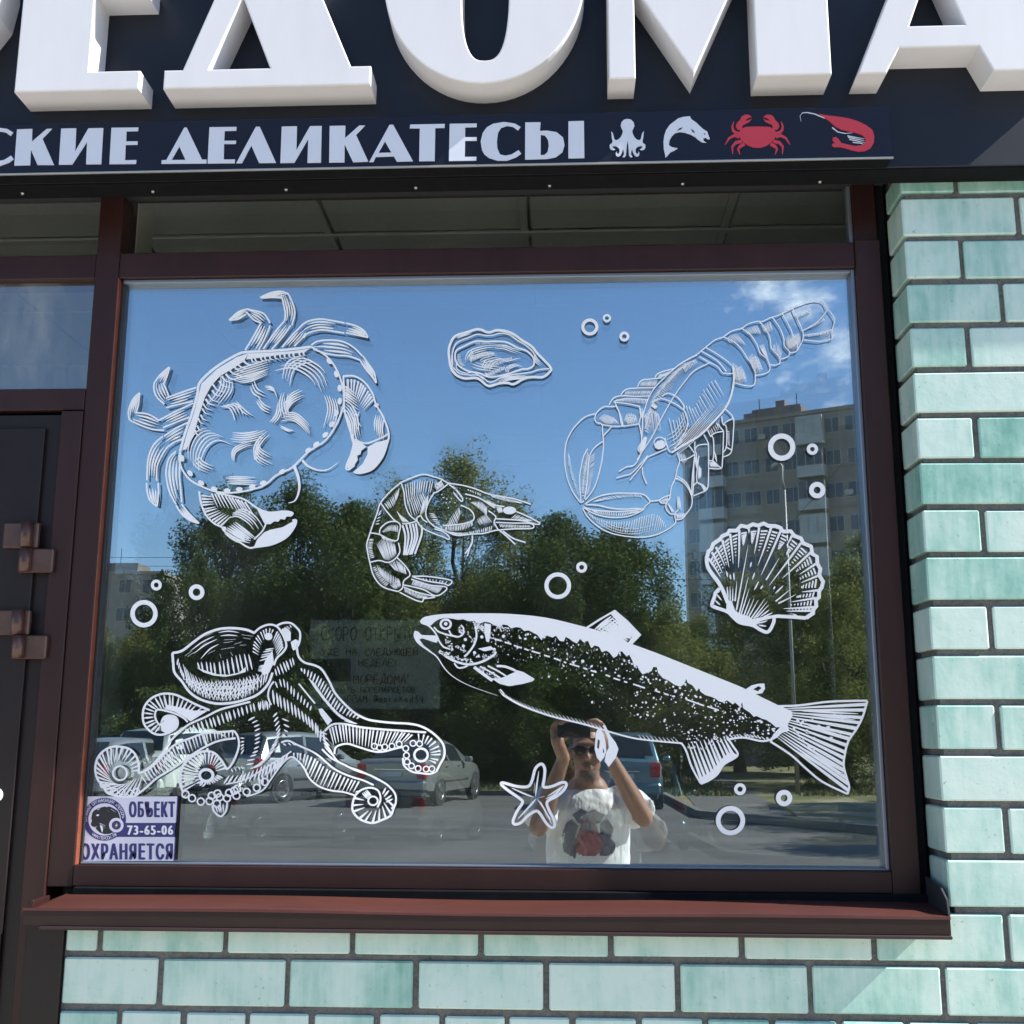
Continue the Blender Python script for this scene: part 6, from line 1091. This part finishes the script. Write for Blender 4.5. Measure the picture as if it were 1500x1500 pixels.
def remesh(name, bm, vox, m, parent, sm=6, disp=0):
    me = bm_mesh(bm, name); o = bpy.data.objects.new(name, me); COL.objects.link(o)
    r = o.modifiers.new('r', 'REMESH'); r.mode = 'VOXEL'; r.voxel_size = vox; s = o.modifiers.new('s', 'SMOOTH'); s.iterations = sm; s.factor = .5
    if disp:
        t = bpy.data.textures.new('fold', 'CLOUDS'); t.noise_scale = .09; d_ = o.modifiers.new('d', 'DISPLACE'); d_.texture = t; d_.strength = disp; d_.mid_level = .5
    dg = bpy.context.evaluated_depsgraph_get(); me2 = bpy.data.meshes.new_from_object(o.evaluated_get(dg)); bpy.data.objects.remove(o); me2.shade_smooth(); me2.materials.clear()
    return mobj(name, me2, m, parent)
def ellip(bm, c, r, n=16, rot=None):
    mt = Matrix.Translation(c)@(rot.to_4x4() if rot else Matrix.Identity(4))@Matrix.Diagonal((*r, 1)); bmesh.ops.create_uvsphere(bm, u_segments=n, v_segments=n//2+2, radius=1, matrix=mt)
def chain(bm, pts, rads, n=12):
    add_tube(bm, pts, rads, n)
    for p, r in zip(pts, rads): ellip(bm, p, (r*.99,)*3, 10)
X0, Y0 = PX0, PY0
person = tag(empty('person', (X0, Y0, 0)), 'man in a printed white T-shirt and sunglasses holding up a phone, reflected in the glass', 'person')
SHL, SHR = Vector((X0-.175, Y0, 1.335)), Vector((X0+.175, Y0, 1.335))
ELL, ELR = Vector((X0-.225, Y0+.13, 1.205)), Vector((X0+.25, Y0+.13, 1.25))
WRL, WRR = Vector((X0-.108, Y0+.235, 1.515)), Vector((X0+.092, Y0+.235, 1.525))
bm = bmesh.new()
ell_ = [(0, .90, .165, .12), (0, 1.0, .16, .115), (0, 1.12, .165, .115), (0, 1.22, .175, .12), (0, 1.30, .165, .105), (0, 1.355, .10, .08)]
for _, z, a, b in ell_: ellip(bm, (X0, Y0, z), (a, b, .09))
chain(bm, [(X0, Y0, 1.34), (X0, Y0+.015, 1.40), (X0, Y0+.03, 1.45)], [.062, .057, .058])
HC = Vector((X0, Y0+.045, 1.535))
ellip(bm, HC+Vector((0, -.01, .03)), (.077, .098, .10), 20); ellip(bm, HC+Vector((0, .025, -.045)), (.062, .068, .075), 18); ellip(bm, HC+Vector((0, .062, -.10)), (.034, .03, .026)); ellip(bm, HC+Vector((0, .085, .035)), (.06, .018, .02)); 
ellip(bm, HC+Vector((0, .105, -.02)), (.016, .022, .018)); ellip(bm, HC+Vector((0, .098, .0)), (.011, .014, .032)); ellip(bm, HC+Vector((0, .09, -.062)), (.024, .012, .007)); ellip(bm, HC+Vector((0, .088, -.073)), (.022, .012, .007))
for s in (-1, 1): ellip(bm, HC+Vector((s*.081, -.005, -.005)), (.010, .02, .032)); ellip(bm, HC+Vector((s*.045, .07, -.02)), (.025, .02, .022))
for S, E, Wp in ((SHL, ELL, WRL), (SHR, ELR, WRR)):
    chain(bm, [S, S.lerp(E, .5), E], [.058, .052, .042]); chain(bm, [E, E.lerp(Wp, .35), Wp], [.043, .044, .029])
# hands round the ends of the phone, five fingers each
PHZ = 1.640
for s, Wp in ((-1, WRL), (1, WRR)):
    palm = Vector((X0-.055+s*.100+.012, Y0+.278, PHZ-.042)); chain(bm, [Wp, Wp.lerp(palm, .5), palm], [.028, .030, .026])
    ellip(bm, palm+Vector((0, -.002, .004)), (.024, .020, .038))
    for k, (fx, L_) in enumerate(((.0, .9), (.016, 1.05), (.030, 1.0), (.044, .8))):
        b = palm+Vector((s*(.018)-s*fx, -.012+.004*k, .026+.004*k)); chain(bm, [b, b+Vector((-s*.004, .012, .034*L_)), b+Vector((-s*.018, .026, .050*L_)), b+Vector((-s*.034, .034, .046*L_))], [.0105, .0095, .0088, .0075], 8)
    t0 = palm+Vector((-s*.012, -.012, -.014)); chain(bm, [t0, t0+Vector((-s*.028, -.012, .012)), t0+Vector((-s*.046, -.006, .026))], [.0125, .0105, .0085], 8)
# legs and feet
for s in (-1, 1):
    chain(bm, [(X0+s*.085, Y0, .88), (X0+s*.10, Y0+.01, .50), (X0+s*.105, Y0-.01, .09)], [.085, .056, .042]); chain(bm, [(X0+s*.108, Y0-.03, .05), (X0+s*.118, Y0+.13, .035)], [.042, .036])
body = remesh('body', bm, .0062, M['skin'], person, 4)
# T-shirt
bm = bmesh.new()
prof_ = [(.88, .198, .142), (.95, .194, .138), (1.05, .190, .134), (1.15, .192, .135), (1.23, .198, .138), (1.29, .196, .13), (1.335, .165, .105), (1.365, .105, .082), (1.378, .085, .074)]
rings_ = [[bm.verts.new((X0+a*math.cos(6.2832*k/40), Y0+b*math.sin(6.2832*k/40), z+.012*math.sin(6.2832*k/40*3+z*9)*(z < 1.3))) for k in range(40)] for z, a, b in prof_]
for a_, b_ in zip(rings_, rings_[1:]):
    for k in range(40): bm.faces.new((a_[k], a_[(k+1) % 40], b_[(k+1) % 40], b_[k]))
bm.faces.new(rings_[0][::-1]); bm.faces.new(rings_[-1])
for S, E in ((SHL, ELL), (SHR, ELR)): s_ = -1 if S is SHL else 1; add_tube(bm, [S+Vector((-s_*.06, 0, -.02)), S+Vector((-s_*.005, 0, .0)), S.lerp(E, .40), S.lerp(E, .82)], [.06, .072, .074, .084], 16)
shirt = remesh('t_shirt', bm, .010, M['shirt'], person, 3, .016)
bm = bmesh.new(); ellip(bm, (X0, Y0, .90), (.182, .13, .085))
for s in (-1, 1): chain(bm, [(X0+s*.088, Y0, .86), (X0+s*.102, Y0+.008, .5), (X0+s*.106, Y0-.01, .10)], [.096, .074, .066])
remesh('trousers', bm, .011, M['jeans'], person, 3, .008)
for s in (-1, 1):
    bm = bmesh.new(); ellip(bm, (X0+s*.112, Y0+.045, .05), (.05, .14, .05)); remesh('shoe', bm, .009, M['shoe'], person, 2)
# hair, beard, sunglasses, print, phone
bm = bmesh.new(); ellip(bm, HC+Vector((0, -.022, .045)), (.083, .10, .098), 20); bmesh.ops.delete(bm, geom=[v for v in bm.verts if v.co.y > HC.y+.055 and v.co.z < HC.z+.085 or v.co.z < HC.z-.03], context='VERTS'); mobj('hair', bm_mesh(bm, 'hair', True), M['hair'], person)
bm = bmesh.new(); ellip(bm, HC+Vector((0, .064, -.098)), (.040, .036, .036)); ellip(bm, HC+Vector((0, .098, -.050)), (.030, .008, .006)); remesh('beard', bm, .006, M['beard'], person, 3)
sg = empty('sunglasses', (0, 0, 0), person); sg.location = Vector((0, 0, 0))
for s in (-1, 1):
    bm = bmesh.new(); ellip(bm, HC+Vector((s*.036, .094, .012)), (.031, .012, .021), 16, Matrix.Rotation(-s*.25, 3, 'Z')); mobj('lens', bm_mesh(bm, 'lens', True), M['shades'], sg)
    tube('temple', [HC+Vector((s*.062, .088, .018)), HC+Vector((s*.082, .03, .016)), HC+Vector((s*.084, -.02, .01))], .004, M['shades'], sg, 6)
tube('bridge', [HC+Vector((-.01, .106, .017)), HC+Vector((.01, .106, .017))], .004, M['shades'], sg, 6)
def patch(nm, pts, m, lift):
    """print that lies on the chest"""
    from mathutils.bvhtree import BVHTree
    vs = [v.co.copy() for v in shirt.data.vertices]; bv = BVHTree.FromPolygons(vs, [tuple(p.vertices) for p in shirt.data.polygons])
    xs = [p[0] for p in pts]; zs = [p[1] for p in pts]; n = 22; v, f = [], []; idx = {}
    def inside(x, z):
        c = False; k = len(pts)
        for i in range(k):
            (x1, z1), (x2, z2) = pts[i], pts[(i+1) % k]
            if (z1 > z) != (z2 > z) and x < (x2-x1)*(z-z1)/(z2-z1)+x1: c = not c
        return c
    x0, x1, z0, z1 = min(xs), max(xs), min(zs), max(zs)
    for j in range(n+1):
        for i in range(n+1):
            x, z = x0+(x1-x0)*i/n, z0+(z1-z0)*j/n; h = bv.ray_cast(Vector((X0+x, Y0+1, z)), Vector((0, -1, 0)))
            if h[0] is not None: idx[i, j] = len(v); v.append((X0+x, h[0].y+lift, z))
    for j in range(n):
        for i in range(n):
            k4 = [(i, j), (i+1, j), (i+1, j+1), (i, j+1)]
            if inside(x0+(x1-x0)*(i+.5)/n, z0+(z1-z0)*(j+.5)/n) and all(k in idx for k in k4): f.append(tuple(idx[k] for k in k4))
    me = mesh(nm, v, f, True); sh_print = mobj(nm, me, m, shirt)
patch('print', [(-.112,1.10),(-.06,1.075),(-.045,1.12),(-.06,1.17),(-.045,1.215),(-.075,1.24),(-.10,1.225),(-.118,1.17)], M['printd'], .003)
patch('print', [(.05,1.085),(.11,1.09),(.125,1.13),(.10,1.16),(.115,1.205),(.085,1.245),(.055,1.225),(.05,1.16)], M['printd'], .003)
patch('print', [(-.045,1.225),(.05,1.225),(.075,1.262),(.03,1.285),(.0,1.27),(-.03,1.288),(-.07,1.262)], M['printd'], .003)
patch('print', [(-.055,1.10),(-.02,1.085),(.03,1.085),(.058,1.105),(.062,1.15),(.045,1.185),(.03,1.235),(-.028,1.235),(-.045,1.185),(-.062,1.15)], M['print'], .005)
patch('print', [(-.03,1.19),(.03,1.19),(.022,1.225),(-.02,1.225)], M['printd'], .008)
ph = tag(empty('phone', (.05, CAM.y-.012, PHZ-.035)), 'dark phone held sideways in both hands of the photographer', 'phone')
bm = bmesh.new(); add_box(bm, -.022, .125, CAM.y-.014, CAM.y-.006, PHZ-.038, PHZ+.036, bev=.003); mobj('case', bm_mesh(bm, 'case'), M['phone'], ph)
bm = bmesh.new(); bmesh.ops.create_cone(bm, cap_ends=True, segments=20, radius1=.006, radius2=.006, depth=.002, matrix=Matrix.Translation((0, CAM.y-.005, 1.62))@Matrix.Rotation(R(90), 4, 'X')); mobj('lens', bm_mesh(bm, 'lens'), M['shades'], ph)
